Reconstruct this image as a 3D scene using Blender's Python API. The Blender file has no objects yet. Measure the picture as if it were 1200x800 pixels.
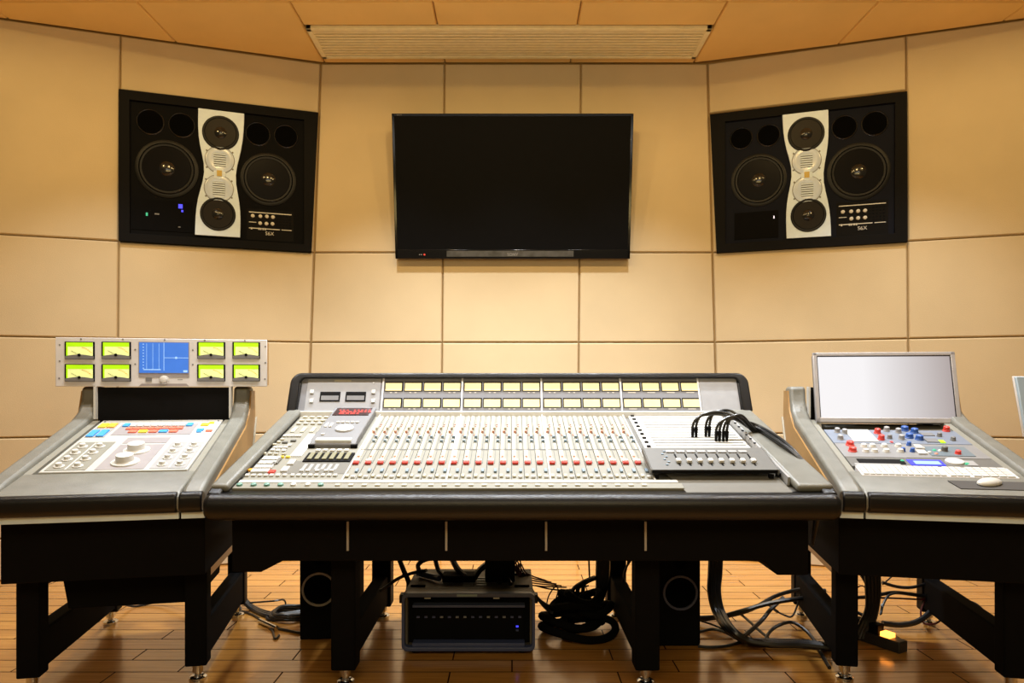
import bpy, bmesh, math, random
from mathutils import Vector as V, Matrix
random.seed(7)
scn = bpy.context.scene
col = scn.collection
R = math.radians
# ------------------------------------------------------------------ survey: camera at (0,0,H) looking along +Y
H, F, CX, CY = 1.05, 800.0, 600.0, 455.0
def at(px, py, Y): return V(((px-CX)*Y/F, Y, H-(py-CY)*Y/F))
def hit(px, py, p0, n):
    d = V(((px-CX)/F, 1, -(py-CY)/F)); o = V((0, 0, H))
    return o + d*((p0-o).dot(n)/d.dot(n))
def fl(px, py, h=0.0): return hit(px, py, V((0, 0, h)), V((0, 0, 1)))
def frame(o, x, y):
    x = V(x).normalized(); n = x.cross(V(y)).normalized(); y = n.cross(x)
    M = Matrix((x, y, n)).transposed().to_4x4(); M.translation = V(o)
    return M
# ------------------------------------------------------------------ mesh builder (world coordinates)
class MB:
    def __init__(s, M=None): s.v = []; s.f = []; s.m = []; s.M = M or Matrix(); s.mi = 0
    def add(s, vs, fs, M=None):
        T = s.M if M is None else s.M @ M
        b = len(s.v)
        s.v += [T @ V(p) for p in vs]; s.f += [[b+i for i in f] for f in fs]; s.m += [s.mi]*len(fs)
        return s
    def box(s, x0, x1, y0, y1, z0, z1, M=None):
        return s.add([(x, y, z) for x in (x0, x1) for y in (y0, y1) for z in (z0, z1)],
                     [(0, 1, 3, 2), (4, 6, 7, 5), (0, 4, 5, 1), (2, 3, 7, 6), (0, 2, 6, 4), (1, 5, 7, 3)], M)
    def cbox(s, cx, cy, w, d, h, z=0, M=None): return s.box(cx-w/2, cx+w/2, cy-d/2, cy+d/2, z, z+h, M)
    def prism(s, poly, a0, a1, axis='x', M=None):
        n = len(poly)
        def P(a, p): return {'x': (a, p[0], p[1]), 'y': (p[0], a, p[1]), 'z': (p[0], p[1], a)}[axis]
        vs = [P(a0, p) for p in poly] + [P(a1, p) for p in poly]
        fs = [list(range(n)), list(range(n, 2*n))[::-1]] + [(i, (i+1) % n, n+(i+1) % n, n+i) for i in range(n)]
        return s.add(vs, fs, M)
    def lathe(s, prof, c=(0, 0, 0), seg=28, M=None, squash=1.0):
        vs = []; fs = []; k = len(prof)
        for i in range(seg):
            a = 2*math.pi*i/seg
            for r, z in prof: vs.append((c[0]+r*math.cos(a), c[1]+squash*r*math.sin(a), c[2]+z))
        for i in range(seg):
            j = (i+1) % seg
            for q in range(k-1): fs.append((i*k+q, j*k+q, j*k+q+1, i*k+q+1))
        fs.append([i*k for i in range(seg)]); fs.append([i*k+k-1 for i in range(seg)])
        return s.add(vs, fs, M)
    def cyl(s, c, r, h, seg=20, r2=None, M=None): return s.lathe([(r, 0), (r if r2 is None else r2, h)], c, seg, M)
    def ring(s, c, r0, r1, h, seg=32, M=None):
        vs = []; fs = []
        for i in range(seg):
            a = 2*math.pi*i/seg; ca, sa = math.cos(a), math.sin(a)
            for r, z in ((r0, 0), (r0, h), (r1, h), (r1, 0)): vs.append((c[0]+r*ca, c[1]+r*sa, c[2]+z))
        for i in range(seg):
            j = (i+1) % seg
            for q in range(4): fs.append((i*4+q, j*4+q, j*4+(q+1) % 4, i*4+(q+1) % 4))
        return s.add(vs, fs, M)
    def tube(s, pts, r, seg=8, sub=5, closed=False):
        pts = [V(p) for p in pts]; P = []
        if sub > 1 and len(pts) > 2:
            n = len(pts)
            for i in range(n if closed else n-1):
                g = (lambda k: pts[k % n]) if closed else (lambda k: pts[min(max(k, 0), n-1)])
                p0, p1, p2, p3 = g(i-1), g(i), g(i+1), g(i+2)
                for q in range(sub):
                    t = q/sub
                    P.append(.5*((2*p1)+(p2-p0)*t+(2*p0-5*p1+4*p2-p3)*t*t+(3*p1-p0-3*p2+p3)*t**3))
            if not closed: P.append(pts[-1])
        else: P = pts
        n = len(P); vs = []; fs = []; up = V((0.31, 0.2, 0.93))
        for i, p in enumerate(P):
            t = (P[(i+1) % n]-P[i-1]) if closed else (P[min(i+1, n-1)]-P[max(i-1, 0)])
            t.normalize(); a = up - t*up.dot(t)
            if a.length < 1e-3: a = t.orthogonal()
            a.normalize(); b = t.cross(a); up = a
            for k in range(seg):
                w = 2*math.pi*k/seg; vs.append(p+a*(r*math.cos(w))+b*(r*math.sin(w)))
        for i in range(n if closed else n-1):
            j = (i+1) % n
            for k in range(seg): fs.append((i*seg+k, j*seg+k, j*seg+(k+1) % seg, i*seg+(k+1) % seg))
        if not closed: fs += [list(range(seg)), list(range((n-1)*seg, n*seg))]
        return s.add(vs, fs)
    def build(s, name, mats, parent=None, bevel=0, seg=2, label=None, origin=True):
        Wm = W[parent] if parent is not None else Matrix()
        if parent is None and origin:
            xs = [p.x for p in s.v]; ys = [p.y for p in s.v]
            Wm = Matrix.Translation(((min(xs)+max(xs))/2, (min(ys)+max(ys))/2, min(p.z for p in s.v)))
        I = Wm.inverted()
        me = bpy.data.meshes.new(name)
        me.from_pydata([I @ p for p in s.v], [], s.f)
        mats = mats if isinstance(mats, (list, tuple)) else [mats]
        for m in mats: me.materials.append(m)
        me.polygons.foreach_set('material_index', s.m)
        bm = bmesh.new(); bm.from_mesh(me)
        bmesh.ops.recalc_face_normals(bm, faces=bm.faces); bm.to_mesh(me); bm.free()
        me.polygons.foreach_set('use_smooth', [True]*len(me.polygons))
        me.set_sharp_from_angle(angle=R(38))
        o = bpy.data.objects.new(name, me); col.objects.link(o)
        if parent is not None: o.parent = parent; W[o] = Wm
        else: o.matrix_world = Wm; W[o] = Wm
        if bevel:
            b = o.modifiers.new('bevel', 'BEVEL'); b.width = bevel; b.segments = seg; b.limit_method = 'ANGLE'; b.angle_limit = R(38)
            b.harden_normals = False
        if label: o['label'] = label
        return o
def rring(mb, o, i, z0, z1):
    n = len(o); vs = [(x, y, z) for z in (z0, z1) for x, y in o]+[(x, y, z) for z in (z0, z1) for x, y in i]
    fs = []
    for a in range(n):
        b = (a+1) % n; fs += [(a, b, n+b, n+a), (2*n+a, 2*n+b, 3*n+b, 3*n+a), (n+a, n+b, 3*n+b, 3*n+a), (a, b, 2*n+b, 2*n+a)]
    mb.add(vs, fs)
class _W(dict):
    def __setitem__(s, o, m): dict.__setitem__(s, o.name, m)
    def __getitem__(s, o): return dict.__getitem__(s, o.name)
W = _W()
def tag(o, label, cat, group=None, kind=None):
    o['label'] = label; o['category'] = cat
    if group: o['group'] = group
    if kind: o['kind'] = kind
    return o
def thing(name, label, cat, M, group=None):
    o = bpy.data.objects.new(name, None); o.empty_display_size = .1; col.objects.link(o)
    o.matrix_world = M; W[o] = M.copy()
    return tag(o, label, cat, group)
def TR(x, y, z=0, rz=0): return Matrix.Translation((x, y, z)) @ Matrix.Rotation(R(rz), 4, 'Z')
def text(body, M, size, m, parent, name='lettering', align='CENTER'):
    c = bpy.data.curves.new(name, 'FONT'); c.body = body; c.size = size; c.extrude = .0006; c.align_x = align; c.align_y = 'CENTER'
    c.materials.append(m)
    tmp = bpy.data.objects.new('tmp', c); col.objects.link(tmp); bpy.context.view_layer.update()
    me = bpy.data.meshes.new_from_object(tmp.evaluated_get(bpy.context.evaluated_depsgraph_get())); me.name = name
    bpy.data.objects.remove(tmp); bpy.data.curves.remove(c)
    if not me.materials: me.materials.append(m)
    o = bpy.data.objects.new(name, me); col.objects.link(o); o.parent = parent
    o.matrix_local = W[parent].inverted() @ M; W[o] = M
    return o
# ------------------------------------------------------------------ materials
def mat(name, c, rough=.5, metal=0, spec=.5, var=.05, scale=25, bump=0, emit=0, ecol=None, bscale=None, coat=0):
    m = bpy.data.materials.new(name); m.use_nodes = True
    nt = m.node_tree; N = nt.nodes; L = nt.links; b = N['Principled BSDF']
    tc = N.new('ShaderNodeTexCoord'); no = N.new('ShaderNodeTexNoise')
    no.inputs['Scale'].default_value = scale; no.inputs['Detail'].default_value = 4
    L.new(tc.outputs['Object'], no.inputs['Vector'])
    r = N.new('ShaderNodeValToRGB')
    r.color_ramp.elements[0].position = .3; r.color_ramp.elements[1].position = .7
    r.color_ramp.elements[0].color = [max(0, x*(1-var)) for x in c]+[1]
    r.color_ramp.elements[1].color = [min(1, x*(1+var)) for x in c]+[1]
    L.new(no.outputs['Fac'], r.inputs['Fac']); L.new(r.outputs['Color'], b.inputs['Base Color'])
    b.inputs['Roughness'].default_value = rough; b.inputs['Metallic'].default_value = metal
    b.inputs['Specular IOR Level'].default_value = spec
    if coat: b.inputs['Coat Weight'].default_value = coat; b.inputs['Coat Roughness'].default_value = .1
    if emit:
        b.inputs['Emission Strength'].default_value = emit
        if ecol: b.inputs['Emission Color'].default_value = list(ecol)+[1]
        else: L.new(r.outputs['Color'], b.inputs['Emission Color'])
    if bump:
        n2 = N.new('ShaderNodeTexNoise'); n2.inputs['Scale'].default_value = bscale or scale*8; n2.inputs['Detail'].default_value = 3
        L.new(tc.outputs['Object'], n2.inputs['Vector'])
        bp = N.new('ShaderNodeBump'); bp.inputs['Strength'].default_value = bump; bp.inputs['Distance'].default_value = .004
        L.new(n2.outputs['Fac'], bp.inputs['Height']); L.new(bp.outputs['Normal'], b.inputs['Normal'])
    return m
def wood_floor():
    m = bpy.data.materials.new('wood_planks'); m.use_nodes = True
    nt = m.node_tree; N = nt.nodes; L = nt.links; b = N['Principled BSDF']
    tc = N.new('ShaderNodeTexCoord')
    br = N.new('ShaderNodeTexBrick'); br.offset = .37; br.offset_frequency = 2
    br.inputs['Scale'].default_value = 1; br.inputs['Brick Width'].default_value = .62; br.inputs['Row Height'].default_value = .11
    br.inputs['Mortar Size'].default_value = .0031; br.inputs['Mortar Smooth'].default_value = .2
    br.inputs['Color1'].default_value = (.62, .29, .055, 1); br.inputs['Color2'].default_value = (.53, .225, .040, 1)
    br.inputs['Mortar'].default_value = (.035, .012, .004, 1)
    L.new(tc.outputs['Object'], br.inputs['Vector'])
    mp = N.new('ShaderNodeMapping'); mp.inputs['Scale'].default_value = (1.5, 22, 1); L.new(tc.outputs['Object'], mp.inputs['Vector'])
    no = N.new('ShaderNodeTexNoise'); no.inputs['Scale'].default_value = 3; no.inputs['Detail'].default_value = 6
    L.new(mp.outputs['Vector'], no.inputs['Vector'])
    mx = N.new('ShaderNodeMix'); mx.data_type = 'RGBA'; mx.blend_type = 'MULTIPLY'; mx.inputs['Factor'].default_value = .7
    rp = N.new('ShaderNodeValToRGB'); rp.color_ramp.elements[0].position = .3; rp.color_ramp.elements[0].color = (.62, .55, .5, 1); rp.color_ramp.elements[1].position = .65
    L.new(no.outputs['Fac'], rp.inputs['Fac'])
    L.new(br.outputs['Color'], mx.inputs['A']); L.new(rp.outputs['Color'], mx.inputs['B']); L.new(mx.outputs['Result'], b.inputs['Base Color'])
    b.inputs['Roughness'].default_value = .26; b.inputs['Specular IOR Level'].default_value = .6; b.inputs['Coat Roughness'].default_value = .16
    inv = N.new('ShaderNodeMath'); inv.operation = 'MULTIPLY_ADD'; inv.inputs[1].default_value = -.8; inv.inputs[2].default_value = .8
    L.new(br.outputs['Fac'], inv.inputs[0]); L.new(inv.outputs[0], b.inputs['Coat Weight'])
    iv2 = N.new('ShaderNodeMath'); iv2.operation = 'MULTIPLY_ADD'; iv2.inputs[1].default_value = -.6; iv2.inputs[2].default_value = .6
    L.new(br.outputs['Fac'], iv2.inputs[0]); L.new(iv2.outputs[0], b.inputs['Specular IOR Level'])
    b.inputs["Coat IOR"].default_value = 1.55
    bp = N.new('ShaderNodeBump'); bp.inputs['Strength'].default_value = .3; bp.inputs['Distance'].default_value = .002; bp.invert = True
    L.new(br.outputs['Fac'], bp.inputs['Height']); L.new(bp.outputs['Normal'], b.inputs['Normal'])
    return m
M = {}
M['wall'] = mat('tan_wall_fabric', (.62, .50, .315), .9, spec=.1, var=.05, scale=2.5, bump=.25, bscale=260)
M['seam'] = mat('seam_backing', (.46, .31, .14), .9, spec=.1)
M['ceil'] = mat('ceiling_fabric', (.90, .62, .24), .9, spec=.1, var=.05, scale=2.2, bump=.2, bscale=240)
M['highceil'] = mat('upper_ceiling', (.62, .50, .32), .9)
M['wood'] = wood_floor()
M['vent'] = mat('vent_cream', (.93, .83, .52), .5)
M['ventdark'] = mat('vent_shadow', (.20, .13, .05), .8)
M['black'] = mat('black_satin', (.004, .0036, .0036), .6, spec=.09)
M['matte'] = mat('black_matte', (.004, .004, .0045), .9, spec=.08)
M['glossblack'] = mat('black_gloss', (.004, .004, .005), .12, spec=.35)
M['screen'] = mat('dark_screen', (.006, .006, .0065), .4, spec=.02)
M['leather'] = mat('black_leather', (.007, .007, .0075), .30, spec=.32, bump=.2, scale=40, bscale=330)
M['greyleather'] = mat('grey_sheen_leather', (.16, .158, .135), .42, spec=.6, bump=.25, scale=14, var=.12, bscale=300)  # sheen from wall and lamps is put into this grey leather colour
M['tan_panel'] = mat('tan_side_panel', (.36, .20, .065), .35, spec=.5, var=.15, scale=6)  # tan base colour with broad random variation
M['chrome'] = mat('chrome', (.75, .76, .78), .15, metal=1)
M['alu'] = mat('blue_sheen_aluminium', (.66, .83, 1.0), .4, metal=.1)  # blue tint of light reflected off the strip is put in its colour
M['silver'] = mat('silver_paint', (.66, .65, .66), .38, spec=.5)
M['bezel'] = mat('bezel_silver', (.40, .385, .39), .4)
M['plate'] = mat('speaker_plate', (.66, .80, 1.0), .4)
M['baffle'] = mat('baffle_black', (.0035, .0035, .004), .65, spec=.06)
M['navy'] = mat('baffle_navy', (.006, .007, .013), .65, spec=.08)
M['cone'] = mat('woofer_cone', (.0035, .003, .003), .28, spec=.09)
M['rubber'] = mat('rubber', (.006, .006, .006), .45, spec=.25)
M['portring'] = mat('port_ring', (.01, .01, .011), .22, spec=.6)
M['midcone'] = mat('mid_cone', (.014, .011, .007), .4, spec=.12)
M['tweet'] = mat('tweeter_face', (.52, .62, .80), .25, spec=.8)
M['dust'] = mat('dust_cap', (.010, .010, .011), .18, spec=.8)
M['void'] = mat('port_void', (.002, .002, .002), .9, spec=.02)
M['grill'] = mat('tweeter_grill', (.10, .10, .11), .5)
M['gold'] = mat('tweeter_gold', (.42, .30, .07), .4, metal=.3)
M['white'] = mat('white_plastic', (.60, .595, .565), .4)
M['panelwhite'] = mat('panel_white', (.47, .465, .435), .45)
M['cream'] = mat('cream_plastic', (.50, .465, .36), .45)
M['beige'] = mat('console_grey', (.23, .223, .185), .5, var=.03)
M['taupe'] = mat('console_taupe', (.15, .143, .122), .5, var=.04)
M['slate'] = mat('console_slate', (.12, .118, .108), .5)
M['steel'] = mat('bridge_grey', (.19, .195, .215), .45)
M['steel2'] = mat('bridge_light_grey', (.31, .315, .33), .4)
M['vu'] = mat('vu_cream', (.78, .65, .30), .5, emit=.22)
M['red'] = mat('red_plastic', (.72, .05, .035), .4)
M['pink'] = mat('pink_plastic', (.55, .26, .19), .5)
M['bluegrey'] = mat('blue_grey_plastic', (.20, .27, .34), .5)
M['blue'] = mat('blue_plastic', (.03, .10, .38), .4)
M['skyblue'] = mat('sky_blue_key', (.05, .32, .80), .45)
M['yellow'] = mat('yellow_key', (.85, .66, .03), .45)
M['orange'] = mat('orange_key', (.90, .42, .04), .45)
M['coral'] = mat('coral_key', (.85, .17, .10), .45)
M['teal'] = mat('teal_button', (.12, .28, .23), .4)
M['khaki'] = mat('khaki_cap', (.20, .19, .11), .5)
M['grey'] = mat('grey_plastic', (.17, .17, .175), .5)
M['lgrey'] = mat('light_grey_plastic', (.33, .33, .33), .45)
M['lilac'] = mat('lilac_grey_panel', (.30, .275, .28), .45)
M['ledred'] = mat('red_led', (.3, .02, .015), .5, emit=.8, ecol=(1, .07, .04))
M['leddark'] = mat('led_window', (.02, .006, .006), .3, emit=.03, ecol=(.6, .03, .02))
M['ledblue'] = mat('blue_led', (.02, .02, .2), .5, emit=1.3, ecol=(.06, .06, 1))
M['ledgreen'] = mat('green_led', (.02, .2, .1), .5, emit=.6, ecol=(.05, .7, .35))
M['ledwhite'] = mat('white_led', (.8, .8, .9), .5, emit=.9, ecol=(.8, .8, 1))
M['lime'] = mat('meter_lime', (.40, .78, .0), .5, emit=.42, ecol=(.42, .9, .0))
M['limepale'] = mat('meter_pale', (.80, .86, .36), .5, emit=.42, ecol=(.80, .90, .35))
M['bluescreen'] = mat('blue_screen', (.03, .13, .55), .4, emit=.45, ecol=(.06, .24, .85))
M['bluegrid'] = mat('blue_screen_grid', (.3, .55, .9), .4, emit=.5, ecol=(.35, .6, 1))
M['lcd'] = mat('blue_lcd', (.01, .012, .1), .4, emit=1.0, ecol=(.06, .07, 1))
M['lcdtext'] = mat('lcd_glow', (.1, .15, .2), .4, emit=.8, ecol=(.5, .75, 1))
M['cable'] = mat('black_cable', (.010, .010, .010), .35, spec=.6)
M['redcable'] = mat('red_cable', (.10, .012, .008), .4)
M['bluecase'] = mat('case_blue_grey', (.055, .07, .15), .4, spec=.5)
M['casetop'] = mat('dusty_case_top', (.10, .085, .06), .6, var=.2, scale=9)
M['paleblue'] = mat('pale_blue_panel', (.36, .46, .54), .4, emit=.12)
M['glow'] = mat('orange_switch_glow', (1, .45, .1), .4, emit=5, ecol=(1, .30, .04))
def screen_gradient():
    m = bpy.data.materials.new('lit_monitor_screen'); m.use_nodes = True
    nt = m.node_tree; N = nt.nodes; L = nt.links; b = N['Principled BSDF']
    tc = N.new('ShaderNodeTexCoord'); sp = N.new('ShaderNodeSeparateXYZ'); L.new(tc.outputs['Object'], sp.inputs[0])
    mr = N.new('ShaderNodeMapRange'); mr.inputs['From Min'].default_value = -.28; mr.inputs['From Max'].default_value = .28
    L.new(sp.outputs['X'], mr.inputs['Value'])
    r = N.new('ShaderNodeValToRGB'); e = r.color_ramp.elements
    e[0].position = .35; e[0].color = (.95, .93, .95, 1); e[1].position = 1; e[1].color = (.42, .36, .35, 1)
    L.new(mr.outputs['Result'], r.inputs['Fac']); L.new(r.outputs['Color'], b.inputs['Emission Color'])
    b.inputs['Base Color'].default_value = (.02, .02, .02, 1); b.inputs['Emission Strength'].default_value = .95; b.inputs['Roughness'].default_value = .3
    return m
M['litscreen'] = screen_gradient()
# ------------------------------------------------------------------ the room
ZC, YF = 3.05, 4.2
ZT = 3.05
CLt, CLb = (376-CX)*YF/F, -1.285          # left corner x at ceiling / floor
CRt, CRb = (829-CX)*YF/F, 1.285
SL = .32                                   # how far the side walls come forward per metre
def lerp(a, b, t): return a+(b-a)*t
def cornerL(z): return lerp(CLb, CLt, z/ZC)
def cornerR(z): return lerp(CRb, CRt, z/ZC)
dL = V((-1, -SL, 0)).normalized(); dR = V((1, -SL, 0)).normalized()
upL = V((CLt-CLb, 0, ZC)).normalized(); upR = V((CRt-CRb, 0, ZC)).normalized()
nL = dL.cross(upL).normalized(); nL = nL if nL.y < 0 else -nL
nR = dR.cross(upR).normalized(); nR = nR if nR.y < 0 else -nR
oL, oR = V((CLb, YF, 0)), V((CRb, YF, 0))
def wallP(side, s, z):
    return V(((cornerL if side < 0 else cornerR)(z), YF, z)) + (dL if side < 0 else dR)*s
def wallS(side, px, py):                   # pixel -> (s, z) on a side wall
    p = hit(px, py, oL if side < 0 else oR, nL if side < 0 else nR)
    q = p - V(((cornerL if side < 0 else cornerR)(p.z), YF, p.z))
    return q.length if abs(q.x) > 1e-6 else 0, p.z
def panel(mb, pts, n, gap=.0026, edge=.007, depth=.012, th=.02):
    """a padded panel: four corners on the finished plane, n towards the room"""
    pts = [V(p) for p in pts]; n = V(n); k = len(pts)
    def inset(d):
        out = []
        for i in range(k):
            a, b, c = pts[i-1], pts[i], pts[(i+1) % k]
            e1 = (b-a).normalized(); e2 = (c-b).normalized()
            cr = e1.cross(e2); sg = 1 if cr.dot(n) > 0 else -1
            n1 = n.cross(e1)*sg; n2 = n.cross(e2)*sg
            q = 1+n1.dot(n2)
            out.append(b+(n1+n2)*(d/q))
        return out
    rings = [[p-n*th for p in inset(gap)], [p-n*depth for p in inset(gap)], [p-n*(depth*.35) for p in inset(gap+edge*.3)], inset(gap+edge)]
    vs = [p for r in rings for p in r]; fs = []
    for r in range(3):
        for i in range(k):
            j = (i+1) % k; fs.append((r*k+i, r*k+j, (r+1)*k+j, (r+1)*k+i))
    fs.append(list(range(3*k, 4*k)))
    mb.add(vs, fs)
ROWS = [0.0, .23, .78, 1.333, 1.886, ZC]
def seamline(side, pa, pb):                # two pixels on a vertical seam -> s as a function of z
    (s0, z0), (s1, z1) = wallS(side, *pa), wallS(side, *pb)
    return lambda z: s0+(s1-s0)*(z-z0)/(z1-z0)
seamL = seamline(-1, (141, 47), (138, 395)); seamR = seamline(1, (1062, 50), (1064.5, 400))
SPZ = 2.74                                  # top of the speaker opening
for side, nm, sm in ((-1, 'wall_left', seamL), (1, 'wall_right', seamR)):
    mb = MB(); n = nL if side < 0 else nR
    for c0, c1 in ((lambda z: 0.0, sm), (sm, lambda z: 2.1), (lambda z: 2.1, lambda z: 3.2)):
        for z0, z1 in zip(ROWS, ROWS[1:]):
            segs = [(z0, z1)]
            if z1 == ZC and c1 is sm: segs = [(z0, SPZ), (SPZ, z1)]
            for a, b in segs:
                panel(mb, [wallP(side, c0(a), a), wallP(side, c1(a), a), wallP(side, c1(b), b), wallP(side, c0(b), b)], n)
    mb.mi = 1
    q = [wallP(side, -.05, 0)-n*.02, wallP(side, 3.2, 0)-n*.02, wallP(side, 3.2, ZC+.02)-n*.02, wallP(side, -.05, ZC+.02)-n*.02]
    mb.add(q+[p-n*.03 for p in q], [(0, 1, 2, 3), (4, 5, 6, 7), (0, 1, 5, 4), (1, 2, 6, 5), (2, 3, 7, 6), (3, 0, 4, 7)])
    o = mb.build(nm, [M['wall'], M['seam']], origin=False); o['kind'] = 'structure'
mb = MB(); nF = V((0, -1, 0))
fx = [(lambda z: cornerL(z)), (lambda z: lerp(-.415, -.43, (ZC-z)/1.7)), (lambda z: lerp(.425, .412, (ZC-z)/1.7)), (lambda z: cornerR(z))]
for c0, c1 in zip(fx, fx[1:]):
    for z0, z1 in zip(ROWS, ROWS[1:]):
        panel(mb, [(c0(z0), YF, z0), (c1(z0), YF, z0), (c1(z1), YF, z1), (c0(z1), YF, z1)], nF)
mb.mi = 1; mb.box(-1.36, 1.36, YF+.02, YF+.05, 0, ZC+.02)
o = mb.build('wall_front', [M['wall'], M['seam']], origin=False); o['kind'] = 'structure'
mb = MB(); mb.box(-4.6, 4.6, -1.2, 4.4, -.05, 0)
o = mb.build('floor', M['wood'], origin=False); o['kind'] = 'structure'
# ceiling: low soffit in front of the wall, higher ceiling over the listening place
mb = MB(); nC = V((0, 0, -1)); Y0, YP, Y1 = 3.46, 3.537, 3.765
xs = [-4.3, -3.5, -2.73, -1.945, -1.152, -.412, .36, 1.118, 1.9, 2.68, 3.45, 4.3]
def ywall(x): return YF if CLt < x < CRt else (YF-SL*(CLt-x) if x <= CLt else YF-SL*(x-CRt))
for x0, x1 in zip(xs, xs[1:]):
    if x1 <= -1.15 or x0 >= 1.1:
        P = [(x0, YP), (x1, YP), (x1, ywall(x1)), (x0, ywall(x0))]
        if ywall(x0) < YP+.05: P = [(lerp(x1, x0, (ywall(x1)-YP)/(ywall(x1)-ywall(x0)+1e-9)), YP), (x1, YP), (x1, ywall(x1))]
        if ywall(x1) < YP+.05: P = [(x0, YP), (lerp(x0, x1, (ywall(x0)-YP)/(ywall(x0)-ywall(x1)+1e-9)), YP), (x0, ywall(x0))]
        if max(ywall(x0), ywall(x1)) <= YP+.06: continue
        panel(mb, [(x, y, ZC) for x, y in P], nC)
    else:
        panel(mb, [(x0, YP, ZC), (x1, YP, ZC), (x1, Y1, ZC), (x0, Y1, ZC)], nC)
        panel(mb, [(x0, 4.125, ZC), (x1, 4.125, ZC), (x1, YF, ZC), (x0, YF, ZC)], nC)
panel(mb, [(-3.4, Y0, ZC), (3.4, Y0, ZC), (3.4, YP, ZC), (-3.4, YP, ZC)], nC)
mb.mi = 1; mb.box(-3.55, 3.55, Y0, 4.3, ZC+.02, ZC+.05)
mb.mi = 2; mb.box(-4.6, 4.6, Y0-.03, Y0, ZC-.004, 3.62); mb.box(-4.6, 4.6, -1.2, Y0, 3.6, 3.65)
o = mb.build('ceiling', [M['ceil'], M['seam'], M['highceil']], origin=False); o['kind'] = 'structure'
# ceiling air grille
g = thing('ceiling_vent', 'long cream slatted air vent in the ceiling above the television', 'vent', TR(-.015, 3.95, ZC))
vx0, vx1, vy0, vy1 = -1.142, 1.108, 3.775, 4.118
mb = MB()
for a in ((vx0, vx1, vy0, vy0+.028), (vx0, vx1, vy1-.028, vy1), (vx0, vx0+.03, vy0, vy1), (vx1-.03, vx1, vy0, vy1)):
    mb.box(a[0], a[1], a[2], a[3], ZC-.014, ZC+.016)
mb.build('frame', M['vent'], g, bevel=.003)
MB().box(vx0+.01, vx1-.01, vy0+.01, vy1-.01, ZC+.006, ZC+.016).build('backing', M['ventdark'], g)
for i in range(9):
    y = vy0+.048+i*.031
    mb = MB(); mb.prism([(y-.012, ZC-.010), (y+.010, ZC-.010), (y+.010, ZC-.006), (y-.012, ZC-.006)], vx0+.03, vx1-.03)
    mb.build('slat', M['vent'], g)
# ------------------------------------------------------------------ television
tl, trr = at(459, 133, 4.02), at(742, 133, 4.02)
bl, brr = at(464, 303, 4.15), at(738, 303, 4.15)
cx = (tl.x+trr.x+bl.x+brr.x)/4; tw = 1.425; thh = (tl-bl).length
TM = frame(((cx), 4.085, (tl.z+bl.z)/2), (1, 0, 0), V((0, tl.y-bl.y, tl.z-bl.z)))
tv = thing('television', 'large black flat television tilted down on the wall between two speakers', 'television', TM)
mb = MB(TM); hw, hh = tw/2, thh/2
mb.box(-hw, hw, -hh, hh, -.045, -.004)
mb.build('casing', M['glossblack'], tv, bevel=.006)
mb = MB(TM); bz = .016
for a in ((-hw, hw, hh-bz, hh), (-hw, hw, -hh, -hh+.055), (-hw, -hw+bz, -hh, hh), (hw-bz, hw, -hh, hh)): mb.box(*a, -.004, .003)
mb.build('bezel', M['glossblack'], tv, bevel=.002)
MB(TM).box(-hw+bz, hw-bz, -hh+.055, hh-bz, -.004, .0005).build('screen', M['screen'], tv)
MB(TM).box(-.40, .37, -hh+.012, -hh+.047, .003, .0045).build('reflection_strip', mat('tv_reflection', (.05, .05, .052), .3, spec=.5, var=.5, scale=22), tv)  # lighter strip painted as a reflection along the lower bezel
text('SONY', TM @ Matrix.Translation((.0, -hh+.024, .005)), .025, M['lgrey'], tv)
text('BRAVIA', TM @ Matrix.Translation((-hw+.045, hh-.009, .0035)), .009, M['grey'], tv)
MB(TM).cyl((-.535, -hh+.024, .003), .0055, .003, 12).build('standby_light', M['ledred'], tv)
mb = MB(TM)
for dx in (-.565, -.553): mb.cyl((dx, -hh+.024, .003), .003, .002, 10)
mb.build('sensor', M['lgrey'], tv)
MB(TM).box(-.3, .3, -.25, .2, -.11, -.045).build('wall_mount', M['matte'], tv)
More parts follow.
